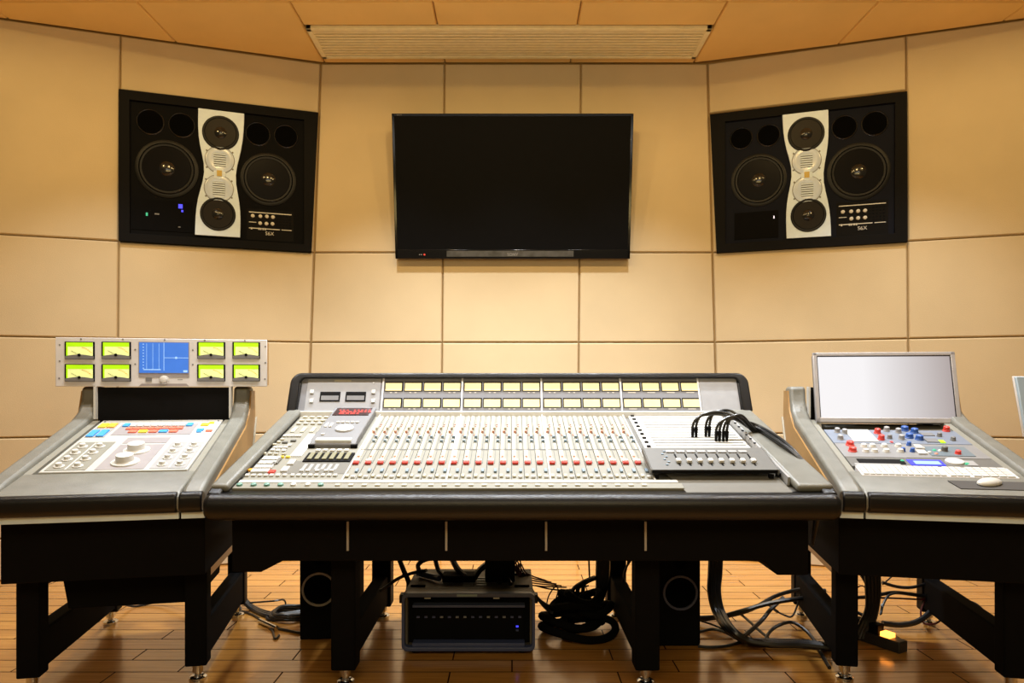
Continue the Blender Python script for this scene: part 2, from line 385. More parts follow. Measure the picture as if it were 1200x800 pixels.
# ------------------------------------------------------------------ wall speakers
def speaker(side, label, fr, ba, plate, mids, tws, gold, woofs, ports, disp, leds, knobs, lines, txt, bmat):
    o0, n, d = (oL, nL, dL) if side < 0 else (oR, nR, dR)
    x = -d if side < 0 else d
    up = n.cross(x); up = up if up.z > 0 else -up
    cen = sum((hit(*p, o0, n) for p in fr), V())/4
    SM = frame(cen, x, up); SI = SM.inverted()
    assert (SM.to_3x3() @ V((0, 0, 1))).dot(n) > .99
    L = lambda p: (SI @ hit(*p, o0, n))
    rad = lambda p, r: (L((p[0], p[1]+r))-L((p[0], p[1]-r))).length/2
    t = thing('wall_speaker', label, 'speaker', SM, 'speakers set into the angled walls')
    f = [L(p) for p in fr]; b = [L(p) for p in ba]
    fx0, fx1 = (f[0].x+f[3].x)/2, (f[1].x+f[2].x)/2; fy0, fy1 = (f[2].y+f[3].y)/2, (f[0].y+f[1].y)/2
    bx0, bx1 = (b[0].x+b[3].x)/2, (b[1].x+b[2].x)/2; by0, by1 = (b[2].y+b[3].y)/2, (b[0].y+b[1].y)/2
    mb = MB(SM)
    outer = [(f[3].x, fy0), (f[2].x, fy0), (f[1].x, fy1), (f[0].x, fy1)]; inner = [(bx0, by0), (bx1, by0), (bx1, by1), (bx0, by1)]
    rring(mb, outer, inner, -.012, .022)
    mb.build('frame', M['black'], t, bevel=.002)
    MB(SM).box(bx0, bx1, by0, by1, -.012, .006).build('baffle', bmat, t)
    z0 = .006
    # waisted front plate
    pl = [L(p) for p in plate]   # tl, tr, waist r, br, bl, waist l
    prof = []
    def curve(a, w, c):
        out = []
        for i in range(15):
            u = i/14; y = lerp(a.y, c.y, u)
            k = math.exp(-((u-.52)/.2)**2); e = lerp(a.x, c.x, u)
            out.append((lerp(e, w.x, k), y))
        return out
    prof = curve(pl[1], pl[2], pl[3]) + curve(pl[4], pl[5], pl[0])
    MB(SM).prism(prof, z0, z0+.016, 'z').build('driver_plate', M['plate'], t, bevel=.002)
    zp = z0+.016
    for p in woofs:
        c = L(p[:2]); r = rad(p[:2], p[2])
        mb = MB(SM); mb.lathe([(r*1.13, 0), (r*1.13, .004), (r*1.06, .008), (r*1.0, .008), (r*.99, 0)], (c.x, c.y, z0), 40)
        w = mb.build('woofer', M['rubber'], t)
        mb = MB(SM); mb.lathe([(r*.99, .004), (r*.95, .011), (r*.88, .010), (r*.84, .003)], (c.x, c.y, z0), 40); mb.build('surround', M['rubber'], w)
        mb = MB(SM); mb.lathe([(r*.86, .004), (r*.7, -.002), (r*.5, -.006), (r*.3, -.009), (.001, -.009)], (c.x, c.y, z0+.006), 40); mb.build('cone', M['cone'], w)
        mb = MB(SM); mb.lathe([(r*.34, 0), (r*.32, .010), (r*.24, .019), (r*.12, .024), (.001, .0255)], (c.x, c.y, z0-.004), 28); mb.build('dust_cap', M['dust'], w)
    for p in mids:
        c = L(p[:2]); r = rad(p[:2], p[2])
        mb = MB(SM); mb.lathe([(r, 0), (r, .004), (r*.95, .008), (r*.88, .007), (r*.84, .001), (.001, .001)], (c.x, c.y, zp), 36)
        w = mb.build('midrange_driver', M['rubber'], t)
        mb = MB(SM); mb.lathe([(r*.84, .006), (r*.6, .002), (r*.34, .0012), (.001, .0012)], (c.x, c.y, zp+.001), 36); mb.build('cone', M['midcone'], w)
        mb = MB(SM); mb.lathe([(r*.36, 0), (r*.33, .009), (r*.2, .017), (.001, .021)], (c.x, c.y, zp+.001), 24); mb.build('dust_cap', M['dust'], w)
    for p in tws:
        c = L(p[:2]); r = rad(p[:2], p[2])
        mb = MB(SM); mb.lathe([(r, 0), (r, .003), (r*.9, .006), (r*.62, .002), (.001, .002)], (c.x, c.y, zp), 32)
        mb.mi = 1; mb.ring((c.x, c.y, zp), r, r*1.045, .002, 32)
        for a in (35, 145, 215, 325): mb.cyl((c.x+r*1.1*math.cos(R(a)), c.y+r*1.1*math.sin(R(a)), zp), .005, .003, 8)
        w = mb.build('tweeter', [M['tweet'], M['grey']], t)
        mb = MB(SM); gw, gh = r*.42, r*.5
        mb.box(c.x-gw, c.x+gw, c.y-gh, c.y+gh, zp, zp+.003)
        mb.mi = 1
        for i in range(6):
            y = c.y-gh+(i+.5)*gh/3; mb.box(c.x-gw, c.x+gw, y-gh*.09, y+gh*.09, zp+.003, zp+.007)
        mb.build('grille', [M['grill'], M['plate']], w)
    c = L(gold); mb = MB(SM); mb.lathe([(.034, 0), (.033, .004), (.022, .006), (.001, .006)], (c.x, c.y, zp), 28)
    w = mb.build('tweeter', M['plate'], t)
    mb = MB(SM); mb.box(c.x-.014, c.x+.014, c.y-.017, c.y+.017, zp+.005, zp+.009)
    mb.build('ribbon', M['gold'], w, label='gold ribbon at the centre')
    for p in ports:
        c = L(p[:2]); r = rad(p[:2], p[2])
        mb = MB(SM); mb.lathe([(r*.86, 0), (r*.90, .005), (r*.95, .007), (r, .005), (r*1.03, 0)], (c.x, c.y, z0-.001), 36)
        w = mb.build('bass_port', M['portring'], t)
        MB(SM).cyl((c.x, c.y, z0-.001), r*.88, .0075, 28).build('opening', M['void'], w)
    d4 = [L(p) for p in disp]
    xa, xb, ya, yb = (d4[0].x+d4[3].x)/2, (d4[1].x+d4[2].x)/2, (d4[2].y+d4[3].y)/2, (d4[0].y+d4[1].y)/2
    w = MB(SM).box(xa, xb, ya, yb, z0, z0+.003).build('display_panel', M['matte'], t)
    for px, py, sw, sh, m in leds:
        c = L((px, py)); MB(SM).box(c.x-sw, c.x+sw, c.y-sh, c.y+sh, z0+.003, z0+.005).build('indicator', M[m], w)
    ks = [L(p) for p in knobs]
    x0, x1 = L(lines[0]).x, L(lines[1]).x; y1, y0 = L(lines[0]).y, (L(lines[2]).y+L(lines[3]).y)/2
    w = MB(SM).box(x0-.012, x1+.012, y0-.07, y1+.02, z0, z0+.002).build('control_panel', M['black'], t)
    for k in ks: MB(SM).lathe([(.0115, 0), (.010, .008), (.006, .010)], (k.x, k.y, z0+.002), 14).build('knob', M['white'], w)
    mb = MB(SM)
    mb.box(x0, x1, y1-.0025, y1+.0025, z0+.002, z0+.0035); mb.box(x0, x0+(x1-x0)*.72, y0-.0025, y0+.0025, z0+.002, z0+.0035)
    mb.box(x0+(x1-x0)*.76, x1, y0-.002, y0+.002, z0+.002, z0+.0035)
    ym = (y0+y1)/2-.012; mb.box(x0, x0+(x1-x0)*.17, ym-.002, ym+.002, z0+.002, z0+.0035)
    for q in (.06, .23, .27, .33, .38): mb.box(x0+(x1-x0)*q-.004, x0+(x1-x0)*q+.004, y0-.008, y0+.004, z0+.002, z0+.0035)
    mb.mi = 1
    for i in range(5):
        for j in range(5):
            xx = lerp(x0, x1, .66+.075*i); yy = lerp(y0, y1, .15+.17*j); mb.box(xx-.005, xx+.005, yy-.004, yy+.004, z0+.002, z0+.003)
    mb.build('markings', [M['white'], M['baffle']], w)
    c = L(txt); text('S6X', SM @ Matrix.Translation((c.x, c.y, z0+.003)), .030, M['white'], t)
    return t
q = lambda x, y: (120+x/3.811, 90+y/3.811)
qr = lambda x, y: (820+x/3.811, 90+y/3.811)
k = 1/3.811
speaker(-1, 'black wall speaker whose small display is lit with a blue indicator', [(140, 106), (373, 133), (365, 295), (140, 284)],
        [q(125, 122), q(910, 185), q(890, 745), q(125, 706)],
        [q(430, 145), q(635, 170), q(597, 425), q(616, 720), q(415, 708), q(456, 415)],
        [(*q(530, 257), 20), (*q(518, 617), 19.3)], [(*q(526, 376), 15.5), (*q(522, 503), 15.5)], q(525, 437),
        [(*q(290, 413), 30), (*q(742, 460), 27.3)], [(*q(215, 203), 15), (*q(355, 218), 14.5), (*q(695, 257), 13.7), (*q(820, 268), 13.5)],
        [q(130, 548), q(405, 560), q(402, 694), q(128, 684)],
        [(*q(350, 580), .011, .012, 'ledblue'), (*q(358, 601), .005, .006, 'ledblue'), (*q(200, 615), .005, .009, 'ledgreen'), (*q(245, 614), .012, .004, 'grey'), (*q(345, 672), .006, .003, 'grey')],
        [q(672, 622), q(706, 624), q(735, 625), q(762, 628), q(705, 655), q(733, 657), q(760, 658)],
        [q(655, 604), q(845, 617), q(655, 675), q(843, 688)], q(747, 702), M['baffle'])
speaker(1, 'black wall speaker with a navy tinted front and an unlit display', [(832, 135), (1062, 109), (1062.7, 285.5), (839.7, 296)],
        [qr(98, 203), qr(868, 125), qr(868, 707), qr(130, 742)],
        [qr(368, 175), qr(572, 150), qr(551, 420), qr(585, 714), qr(387, 725), qr(409, 430)],
        [(*qr(473, 262), 20), (*qr(483, 622), 19.3)], [(*qr(475, 380), 15.5), (*qr(478, 508), 15.5)], qr(476, 443),
        [(*qr(263, 463), 27.3), (*qr(708, 425), 30)], [(*qr(185, 277), 12.7), (*qr(307, 263), 13), (*qr(645, 227), 14), (*qr(780, 210), 14.5)],
        [qr(152, 607), qr(350, 600), qr(352, 720), qr(158, 727)],
        [(*qr(331, 628), .003, .008, 'ledwhite')],
        [qr(638, 605), qr(675, 603), qr(706, 601), qr(737, 599), qr(676, 635), qr(706, 632), qr(737, 630)],
        [qr(620, 580), qr(830, 575), qr(620, 662), qr(830, 650)], qr(725, 677), M['navy'])
# ------------------------------------------------------------------ mixing console
XL, XR = -.97, 1.035
S0, S1 = V((0, 2.22, .7225)), V((0, 2.95, .932)); SLEN = (S1-S0).length
CM = frame(S0, (1, 0, 0), S1-S0); CI = CM.inverted(); CN = (CM.to_3x3() @ V((0, 0, 1)))
def sp(px, py): return CI @ hit(px, py, S0, CN)
con = thing('mixing_console', 'wide black mixing console with rows of red tipped faders and yellow meters', 'mixing console', TR(.03, 2.6))
def rounded(cx, cy, hx, hy, r, n=5):
    out = []
    for sx, sy, a0 in ((1, 1, 0), (-1, 1, 90), (-1, -1, 180), (1, -1, 270)):
        for i in range(n+1):
            a = R(a0+90*i/n); out.append((cx+sx*(hx-r)+r*math.cos(a), cy+sy*(hy-r)+r*math.sin(a)))
    return out
MB().prism(rounded(2.185, .675, .058, .042, .034), XL, XR).build('armrest', M['leather'], con, bevel=.02, seg=3)
body = [(XL+.035, .70), (XL+.035, .437), (-.838, .437), (-.766, .474), (.84, .474), (.885, .427), (.99, .427), (.99, .70)]
MB().prism(body, 2.275, 2.92, 'y').build('lower_body', M['matte'], con, bevel=.006)
for px in (407.5, 523, 640, 756.5):
    p = at(px, 612, 2.27); mb = MB(); mb.box(p.x-.0035, p.x+.0035, 2.268, 2.276, at(0, 645, 2.27).z, at(0, 611, 2.27).z); mb.build('seam_strip', M['lgrey'], con)
# cheeks
chk = [(2.20, .66), (2.16, .715), (2.22, .748), (2.95, .956), (3.0, 1.08), (3.17, 1.08), (3.17, .66), (2.93, .63), (2.24, .63)]
for a, b in ((XL, XL+.045), (XR-.045, XR)): MB().prism(chk, a, b).build('side_cheek', M['leather'], con, bevel=.008)
for a, b in ((XL+.002, -.909), (.915, XR-.002)):
    mb = MB(CM); mb.box(a, b, -.03, SLEN+.01, .0, .028); mb.build('side_trim', M['greyleather'], con, bevel=.012, seg=3)
# work surface slab
mb = MB(CM); mb.box(-.92, .93, -.03, SLEN+.02, -.05, -.004); mb.build('surface_tray', M['slate'], con)
mb = MB(CM); mb.box(-.909, .56, -.005, .036, -.004, .006); mb.build('front_ledge', M['beige'], con, bevel=.002)
mb = MB(CM); mb.box(-.905, .55, .036, .058, -.004, .009); mb.build('front_strip', M['white'], con, bevel=.003)
mb = MB(); mb.box(-.93, .93, 2.935, 2.962, .915, .953); mb.build('top_strip', M['white'], con, bevel=.004)
# ledge buttons
for i, px in enumerate((265, 281, 297.5, 313, 329, 344, 361, 376)):
    c = sp(px, 570.5); MB(CM).lathe([(.010, 0), (.009, .006), (.005, .008)], (c.x, c.y, .006), 12).build('ledge_button', M['white' if i in (5, 6) else 'teal'], con)
for i in range(24):
    c = sp(396+i*15.6, 570.5); MB(CM).cbox(c.x, c.y, .016, .014, .004, .006).build('ledge_key', M['cream'], con)
# channel strips
X0, PIT = -.566, (.476+.566)/24
Ls = SLEN
def strip(x):
    mb = MB(CM); mb.box(x+.0012, x+PIT-.0012, .06, Ls, -.004, .003)
    mb.mi = 1; mb.box(x+.002, x+.013, .30*Ls, Ls-.004, .003, .0042); mb.box(x+.030, x+.036, .46*Ls, Ls-.004, .003, .0042)
    mb.mi = 2; mb.box(x+.0195, x+.0215, .47*Ls, Ls-.01, .003, .0045); mb.box(x+.002, x+PIT-.002, .452*Ls, .462*Ls, .003, .0045); mb.box(x+.026, x+.0275, .28*Ls, .44*Ls, .003, .0045)
    mb.mi = 3
    for t in (.66, .675, .80, .83): mb.box(x+.023, x+.029, t*Ls-.003, t*Ls+.003, .003, .006)
    st = mb.build('channel_strip', [M['beige'], M['cream'], M['slate'], M['pink']], con)
    MB(CM).box(x+.006, x+.017, .31*Ls, .445*Ls, .003, .006).build('fader_slot', M['cream'], st)
    cy = .275*Ls
    fc = MB(CM).box(x+.003, x+.0235, cy+.004, cy+.022, .004, .015).build('fader_cap', M['white'], st, bevel=.002)
    MB(CM).box(x+.003, x+.0235, cy-.010, cy+.004, .004, .013).build('cap_front', M['red'], fc, bevel=.002, label='red tip of the fader cap')
    for xx, t, w, d, m in ((.009, .125, .011, .020, 'cream'), (.030, .115, .013, .014, 'white'), (.031, .185, .010, .026, 'bluegrey'), (.010, .355, .008, .010, 'pink')):
        MB(CM).cbox(x+xx, t*Ls, w, d, .007, .003).build('button', M[m], st, bevel=.001)
    for xx, t, r, m in ((.034, .56, .0065, 'bluegrey'), (.034, .62, .0065, 'bluegrey'), (.013, .70, .006, 'pink'), (.017, .755, .006, 'cream')):
        MB(CM).lathe([(r, 0), (r*.85, .011), (r*.5, .012)], (x+xx, t*Ls, .003), 10).build('knob', M[m], st)
    return st
first = strip(X0)
def dup(o, parent, dx):
    c = o.copy(); col.objects.link(c)
    if parent is not None: c.parent = parent; c.matrix_parent_inverse = o.matrix_parent_inverse
    for ch in list(o.children): dup(ch, c, 0)
    if dx: c.location.x = o.location.x+dx
    return c
for i in range(1, 24): dup(first, con, i*PIT)
for i in range(4):
    x = X0+i*8*PIT if i < 3 else .476
    x = (-.566, -.2187, .1287, .476)[i]
    MB(CM).box(x-.0025, x+.0025, .055, Ls, 0, .010).build('bay_divider', M['white'], con)
# master section on the console's own left end
mp = MB(CM); mp.box(-.905, X0-.004, .058, Ls, -.004, .003)
mp.mi = 1
a, b = sp(352, 541), sp(408, 556); mp.box(a.x-.03, b.x-.01, b.y, a.y, .003, .004)
mp = mp.build('master_panel', [M['beige'], M['taupe']], con)
def key(px, py, w, d, m, h=.007, z=.003, par=None, nm='key'):
    c = sp(px, py); return MB(CM).cbox(c.x, c.y, w, d, h, z).build(nm, M[m], par or mp, bevel=.001)
for px in (283, 290, 297.5, 305, 312, 318.5, 326, 334, 343, 350, 357, 364, 371, 378.6, 386, 393): key(px, 558.7, .013, .014, 'white')
for px in (353.7, 361, 372, 382.5, 389): key(px, 553.3, .014, .014, 'white')
for px in (373, 381.5, 390, 398, 406.5): key(px, 529.3, .016, .016, 'white')
for px in (334, 338.5, 343, 347.5, 351.5): key(px, 512.3, .013, .015, 'white')
for px, py in ((323, 526), (329, 526), (335, 526), (339.5, 523.5), (320, 529), (326, 529.5), (333, 529.5)): key(px, py, .014, .016, 'white')
for px, py in ((310, 533), (317, 533.3), (324, 533.5), (333, 533.5), (327, 519.5), (331, 516.5), (322, 522.5)): key(px, py, .014, .012, 'cream')
for px in (330.6, 337.5): key(px, 537.3, .014, .010, 'yellow')
key(334, 520, .02, .012, 'slate'); key(344, 518, .02, .012, 'slate')
for r in range(4):
    for c in range(4):
        key(301+c*5.6+(3-r)*-0+ (0), 0, 0, 0, 'white') if False else None
        px = lerp(297.5, 310.5, (3-r)/3)+c*5.2 ; py = lerp(553.5, 539, (3-r)/3)
        key(px, py, .0145, .026, 'white')
key(293.8, 552.6, .014, .014, 'orange'); key(318.8, 554.6, .022, .022, 'red')
key(342, 543.5, .022, .042, 'white'); key(334.5, 551.5, .022, .042, 'white')
key(320, 546, .012, .04, 'slate') ; key(326, 542, .012, .05, 'taupe')
a, b = sp(368, 510), sp(346, 536)
MB(CM).box((a.x+b.x)/2-.021, (a.x+b.x)/2+.021, b.y, a.y, .003, .006).build('script_strip', M['white'], mp)
for r, (py, px0) in enumerate(((490.3, 358), (494.3, 354), (498, 350.5))):
    for c in range(4): key(px0+c*8.2, py, .017, .014, 'cream')
for c in range(4): key(345+c*11-(c == 3)*2, 504.5, .016, .06, 'cream', h=.004)
# five black faders
a, b = sp(366, 532.5), sp(403, 542.5)
w = MB(CM).box(a.x-.012, b.x+.022, b.y, a.y, .003, .008).build('fader_block', M['black'], mp)
for i in range(6):
    x = lerp(a.x+.008, b.x+.004, i/5)
    MB(CM).box(x-.008, x+.008, b.y+.012, a.y-.008, .008, .013).build('fader_cap', M['khaki'], w, bevel=.001)
for i in range(6):
    c = sp(357+i*7.4, 548); MB(CM).cbox(c.x, c.y, .012, .05, .002, .003).build('fader_slot', M['lgrey'], mp)
# raised display unit
a, b = sp(401, 525.5), sp(407, 488)
dx0, dx1 = (a.x+b.x)/2-.088, (a.x+b.x)/2+.088
DM = CM @ Matrix.Translation((0, 0, 0))
mb = MB(CM); mb.prism([(a.y, .003), (a.y, .018), (a.y+.03, .030), (b.y+.03, .034), (b.y+.03, .003)], dx0, dx1)
du = mb.build('display_unit', M['grey'], mp, bevel=.004)
zt = .0335
def dtop(y): return .030+.004*(y-a.y-.03)/(b.y-a.y)
y0, y1 = b.y-.085, b.y+.012
MB(CM).box(dx0+.012, dx1-.014, y0, y1, .030, .036).build('led_window', M['leddark'], du)
w = MB(CM)
for i in range(9):
    if i in (3,): continue
    w.cbox(dx0+.032+i*.0155, y0+.062, .008, .010, .001, .036)
for r in range(2):
    x = dx0+.036
    for L_ in ((.026, .018, .012, .022, .009, .014) if r == 0 else (.022, .014, .02, .009)):
        w.box(x, x+L_, y0+.034-r*.022, y0+.046-r*.022, .036, .037); x += L_+.006
w.build('led_characters', M['ledred'], du)
c = sp(404.5, 511.5); MB(CM).lathe([(.036, 0), (.036, .008), (.030, .012), (.010, .011)], (c.x, c.y, .030), 32).build('jog_wheel', M['white'], du)
for i in range(5): key(397+i*5.6, 504.0, .013, .012, 'white', z=.031, par=du)
for px in (383.5, 389): key(px, 507.0, .011, .045, 'white', z=.029, par=du)
key(379, 518, .013, .012, 'white', z=.029, par=du)
MB(CM).box(dx0+.02, dx1-.02, a.y+.006, a.y+.034, .018, .033).build('wrist_bar', M['white'], du, bevel=.003)
for x in (dx0+.008, dx1-.008): MB(CM).box(x-.012, x+.012, a.y-.006, a.y+.006, .003, .017).build('unit_foot', M['black'], du)
key(432, 497, .012, .06, 'white')
# patch area
ya = sp(800, 531).y
mb = MB(CM); mb.box(.50, .90, ya, Ls, -.004, .003)
mb.mi = 1
n = 15
for i in range(n):
    y = lerp(ya+.012, Ls-.008, i/(n-1)); mb.box(.545, .888, y-.0022, y+.0022, .003, .0045)
mb.mi = 2; mb.box(.56, .62, ya+.018, ya+.026, .003, .0046); mb.mi = 3; mb.box(.66, .80, ya+.018, ya+.026, .003, .0046); mb.mi = 4; mb.box(.82, .885, ya+.008, ya+.013, .003, .0046)
pp = mb.build('patch_panel', [M['white'], M['slate'], M['pink'], M['yellow'], M['red']], con)
for i in range(9):
    y = lerp(ya+.06, Ls-.015, i/8)
    MB(CM).cbox(.517, y, .014, .012, .005, .003).build('socket', M['black'], pp)
    MB(CM).cyl((.905, y-.03, .028), .0055, .003, 10).build('socket', M['black'], pp)
mb = MB(CM); mb.prism([(.56, -.03), (.90, -.03), (.905, ya), (.48, ya), (.50, .20), (.55, .04)], -.004, .003, 'z'); mb.build('blank_panel', M['taupe'], con)
mb = MB(CM); mb.box(.906, .914, .03, Ls-.01, .0, .0295); mb.build('inner_edge', M['lgrey'], con)
# meter bridge
B0, B1 = V((0, 2.95, .947)), V((0, 3.02, 1.097)); BM = frame(B0, (1, 0, 0), B1-B0); BI = BM.inverted(); BN = BM.to_3x3() @ V((0, 0, 1))
BH = (B1-B0).length
def bp(px, py): return BI @ hit(px, py, B0, BN)
mb = MB(BM); mb.box(-.93, .99, 0, BH, -.012, 0); mb.build('meter_bridge', M['steel'], con)
brg = [o for o in con.children if o.name.startswith('meter_bridge')][0]
mb = MB(); mb.box(-.93, .99, 3.04, 3.16, .75, 1.09); mb.build('bridge_back', M['matte'], con)
ox0, ox1, oz1 = XL-.002, XR+.002, 1.118
def arch(x0, x1, z0, z1, r, n=6):
    out = [(x0, z0)]
    for i in range(n+1):
        t = R(180-90*i/n); out.append((x0+r+r*math.cos(t), z1-r+r*math.sin(t)))
    for i in range(n+1):
        t = R(90-90*i/n); out.append((x1-r+r*math.cos(t), z1-r+r*math.sin(t)))
    out.append((x1, z0)); return out
A, Bq = arch(ox0, ox1, .95, oz1, .045), arch(ox0+.042, ox1-.042, .95, oz1-.022, .025)
mb = MB(); n = len(A)
def ylean(z): return 2.94+.07*(z-.947)/.15
vs = [(x, ylean(z)-.012, z) for x, z in A]+[(x, ylean(z)-.012, z) for x, z in Bq]+[(x, 3.18, z) for x, z in A]+[(x, 3.18, z) for x, z in Bq]
fs = []
for i in range(n-1):
    fs += [(i, i+1, n+i+1, n+i), (2*n+i, 2*n+i+1, 3*n+i+1, 3*n+i), (i, i+1, 2*n+i+1, 2*n+i), (n+i, n+i+1, 3*n+i+1, 3*n+i)]
fs += [(0, n, 3*n, 2*n), (n-1, 2*n-1, 4*n-1, 3*n-1)]
mb.add(vs, fs); mb.build('bridge_surround', M['leather'], con, bevel=.008, seg=3)
a, b = bp(357, 478), bp(447, 444)
w = MB(BM).box(a.x, b.x, .006, BH-.006, 0, .003).build('side_plate', M['steel2'], brg)
for px in (387, 417):
    c = bp(px, 465); d = MB(BM).cbox(c.x, c.y, .088, .046, .002, .003).build('display', M['black'], w)
    MB(BM).box(c.x-.038, c.x+.038, c.y-.017, c.y+.004, .005, .006).build('readout', M['grey'], w)
for px, py in ((366, 459.5), (365.3, 470), (438, 459.5), (437.5, 470)):
    c = bp(px, py); MB(BM).cbox(c.x, c.y, .016, .017, .006, .003).build('key', M['white'], w, bevel=.001)
c = bp(402, 446.5); MB(BM).cbox(c.x, c.y, .075, .010, .001, .003).build('name_plate', M['cream'], w)
c = bp(438, 449); MB(BM).cyl((c.x, c.y, .003), .004, .002, 8).build('screw', M['white'], w)
yt, yb_ = bp(500, 453).y, bp(500, 472).y
bx = (-.566, -.2187, .1287, .476, .8175)
for bay in range(4):
    w = MB(BM).box(bx[bay]+.006, bx[bay+1]-.004, .008, BH-.008, 0, .002).build('meter_panel', M['steel'], brg)
    for r, yy in enumerate((yt, yb_)):
        mk = MB(BM)
        for c in range(4):
            x = bx[bay]+.048+c*.0853
            MB(BM).cbox(x, yy, .0775, .046, .003, .002).build('meter_frame', M['black'], brg) if False else None
            m_ = MB(BM); m_.cbox(x, yy, .080, .044, .0025, .002); m_.mi = 1; m_.cbox(x-.001, yy-.003, .071, .036, .0015, .0045)
            m_.build('meter', [M['black'], M['vu']], brg)
            if bay < 3:
                for q_ in (-.012, .010): mk.cbox(x+q_, yy-.029, .009, .004, .0006, .002)
            else: mk.cbox(x, yy-.029, .034, .004, .0006, .002)
        mk.build('marking', M['white'], w)
for x in bx: MB(BM).cbox(x, BH/2, .007, BH-.004, .006, 0).build('divider', M['silver'], brg)
MB(BM).box(.823, .990, .004, BH-.004, 0, .004).build('blank_plate', M['steel2'], brg, bevel=.002)
# stand
def foot(x, y, par):
    mb = MB(); mb.lathe([(.030, 0), (.030, .012), (.022, .018)], (x, y, 0), 20); mb.mi = 1
    mb.lathe([(.012, .018), (.012, .03), (.019, .032), (.019, .062)], (x, y, 0), 20)
    mb.build('glide_foot', [M['chrome'], M['chrome']], par)
for xf in (-.592, .475):
    for y, ztop in ((2.43, .48), (3.13, .62)):
        lg = MB().box(xf-.043, xf+.043, y-.04, y+.04, .06, ztop).build('leg', M['matte'] if y < 3 else M['black'], con, bevel=.006)
        foot(xf, y, lg)
    MB().box(xf-.03, xf+.03, 2.46, 3.1, .075, .2).build('rail', M['matte'], con, bevel=.006)
# ------------------------------------------------------------------ fader controller on the console
fz = lambda px, py, Y: at(px, py, Y)
f0 = at(841, 551, 2.28); b0 = at(820, 524.5, 2.44)
FC = frame((f0+b0)/2, (1, 0, 0), V((0, .16, b0.z-f0.z))); fw = .213; fd = ((b0-f0).length)/2
FCb = FC.copy()
fc = thing('fader_controller', 'small grey fader box with white caps standing on the console', 'fader controller', FC)
mb = MB(FC); mb.box(-fw, fw, -fd, fd, -.013, 0); mb.build('body', M['black'], fc, bevel=.004)
mb = MB(FC); mb.box(-fw+.003, fw-.003, -fd+.002, fd-.003, 0, .002); mb.build('top_plate', M['slate'], fc)
for sx in (-1, 1): MB(FC).box(sx*fw-.003, sx*fw+.003, -fd-.002, fd+.002, -.018, .004).build('end_cheek', M['slate'], fc, bevel=.003)
for i in range(8):
    x = lerp(-fw*.52, fw*.68, i/7)
    MB(FC).cbox(x, -.012, .006, .09, .0006, .002).build('fader_slot', M['black'], fc)
    MB(FC).cbox(x, -.030, .017, .020, .012, .002).build('fader_cap', M['white'], fc, bevel=.003)
    MB(FC).cbox(x-.012, .048, .03, .016, .004, .002).build('key', M['lgrey'], fc, bevel=.001)
for i in range(6): MB(FC).cbox(-fw*.72+.01*(i % 2), -.05+i*.02, .008, .006, .003, .002).build('marking', M['bluegrey'], fc)
for sx in (-1, 1):
    p = FC @ V((sx*(fw-.02), -fd+.01, -.02)); sfz = lambda Y: S0.z+(S1.z-S0.z)*(Y-S0.y)/(S1.y-S0.y)
    for yy in (-fd+.012, fd-.02):
        p = FC @ V((sx*(fw-.02), yy, -.02)); MB().box(p.x-.007, p.x+.007, p.y-.007, p.y+.007, sfz(p.y)+.002, p.z).build('leg', M['black'], fc)
p = FC @ V((fw, -fd+.02, -.02)); MB().box(p.x, p.x+.035, p.y-.008, p.y+.008, p.z-.012, p.z).build('side_bracket', M['black'], fc)
# patch cables
pcs = [((811.5, 513), 'pair of black patch cables plugged in furthest from the console arm'), ((827, 512), 'pair of black patch cables plugged in second along the patch panel'),
       ((839, 517.5), 'pair of black patch cables plugged in just behind the fader box, inner pair'), ((847.5, 517.5), 'pair of black patch cables plugged in nearest the console arm')]
labs = ['black patch cable with the plug furthest from the console arm', 'black patch cable beside the one furthest from the console arm',
        'black patch cable in the upper of the two middle plugs', 'black patch cable in the second upper middle plug',
        'black patch cable in the lower middle plug', 'black patch cable beside the lower middle plug',
        'black patch cable in the plug nearest the console arm', 'black patch cable beside the plug nearest the console arm']
for i, ((px, py), _l) in enumerate(pcs):
    for j in range(2):
        s_ = sp(px+j*4, py); base = CM @ V((s_.x, s_.y, .004))
        tk = i*.012+j*.006
        e1 = at(888+j*3+i*1.5, 506+i*2.5-j*1.5, 2.66); e2 = at(915+j*3+i*2, 522+i*4-j*2, 2.50); e3 = at(938+i*2+j*2, 541+i*3, 2.40); e4 = V((1.052+.006*j, 2.36-.012*i, .72)); e5 = V((1.056, 2.40, .50))
        hgt = .070+.008*j+.006*(i % 2); dx = (e1.x-base.x)
        pts = [base, base+V((0, 0, .04)), base+V((.014, .0, hgt)), base+V((.045, .0, hgt+.016)), base+V((dx*.45, 0, hgt+.018-.004*i)), lerp(base, e1, .75)+V((0, 0, .045-.004*i)), e1+V((0, 0, .016)), e2+V((0, 0, .012)), e3+V((0, 0, .008)), e4, e5]
        mb = MB(); mb.tube(pts, .0052, 7, 6)
        o = thing('patch_cable', labs[i*2+j], 'cable', TR(base.x, base.y, base.z), 'patch cables looping over the console')
        mb.build('cord', M['cable'], o)
        MB(CM).lathe([(.0045, 0), (.0055, .004), (.0055, .035), (.004, .042)], (s_.x, s_.y, .003), 10).build('plug', M['black'], o)
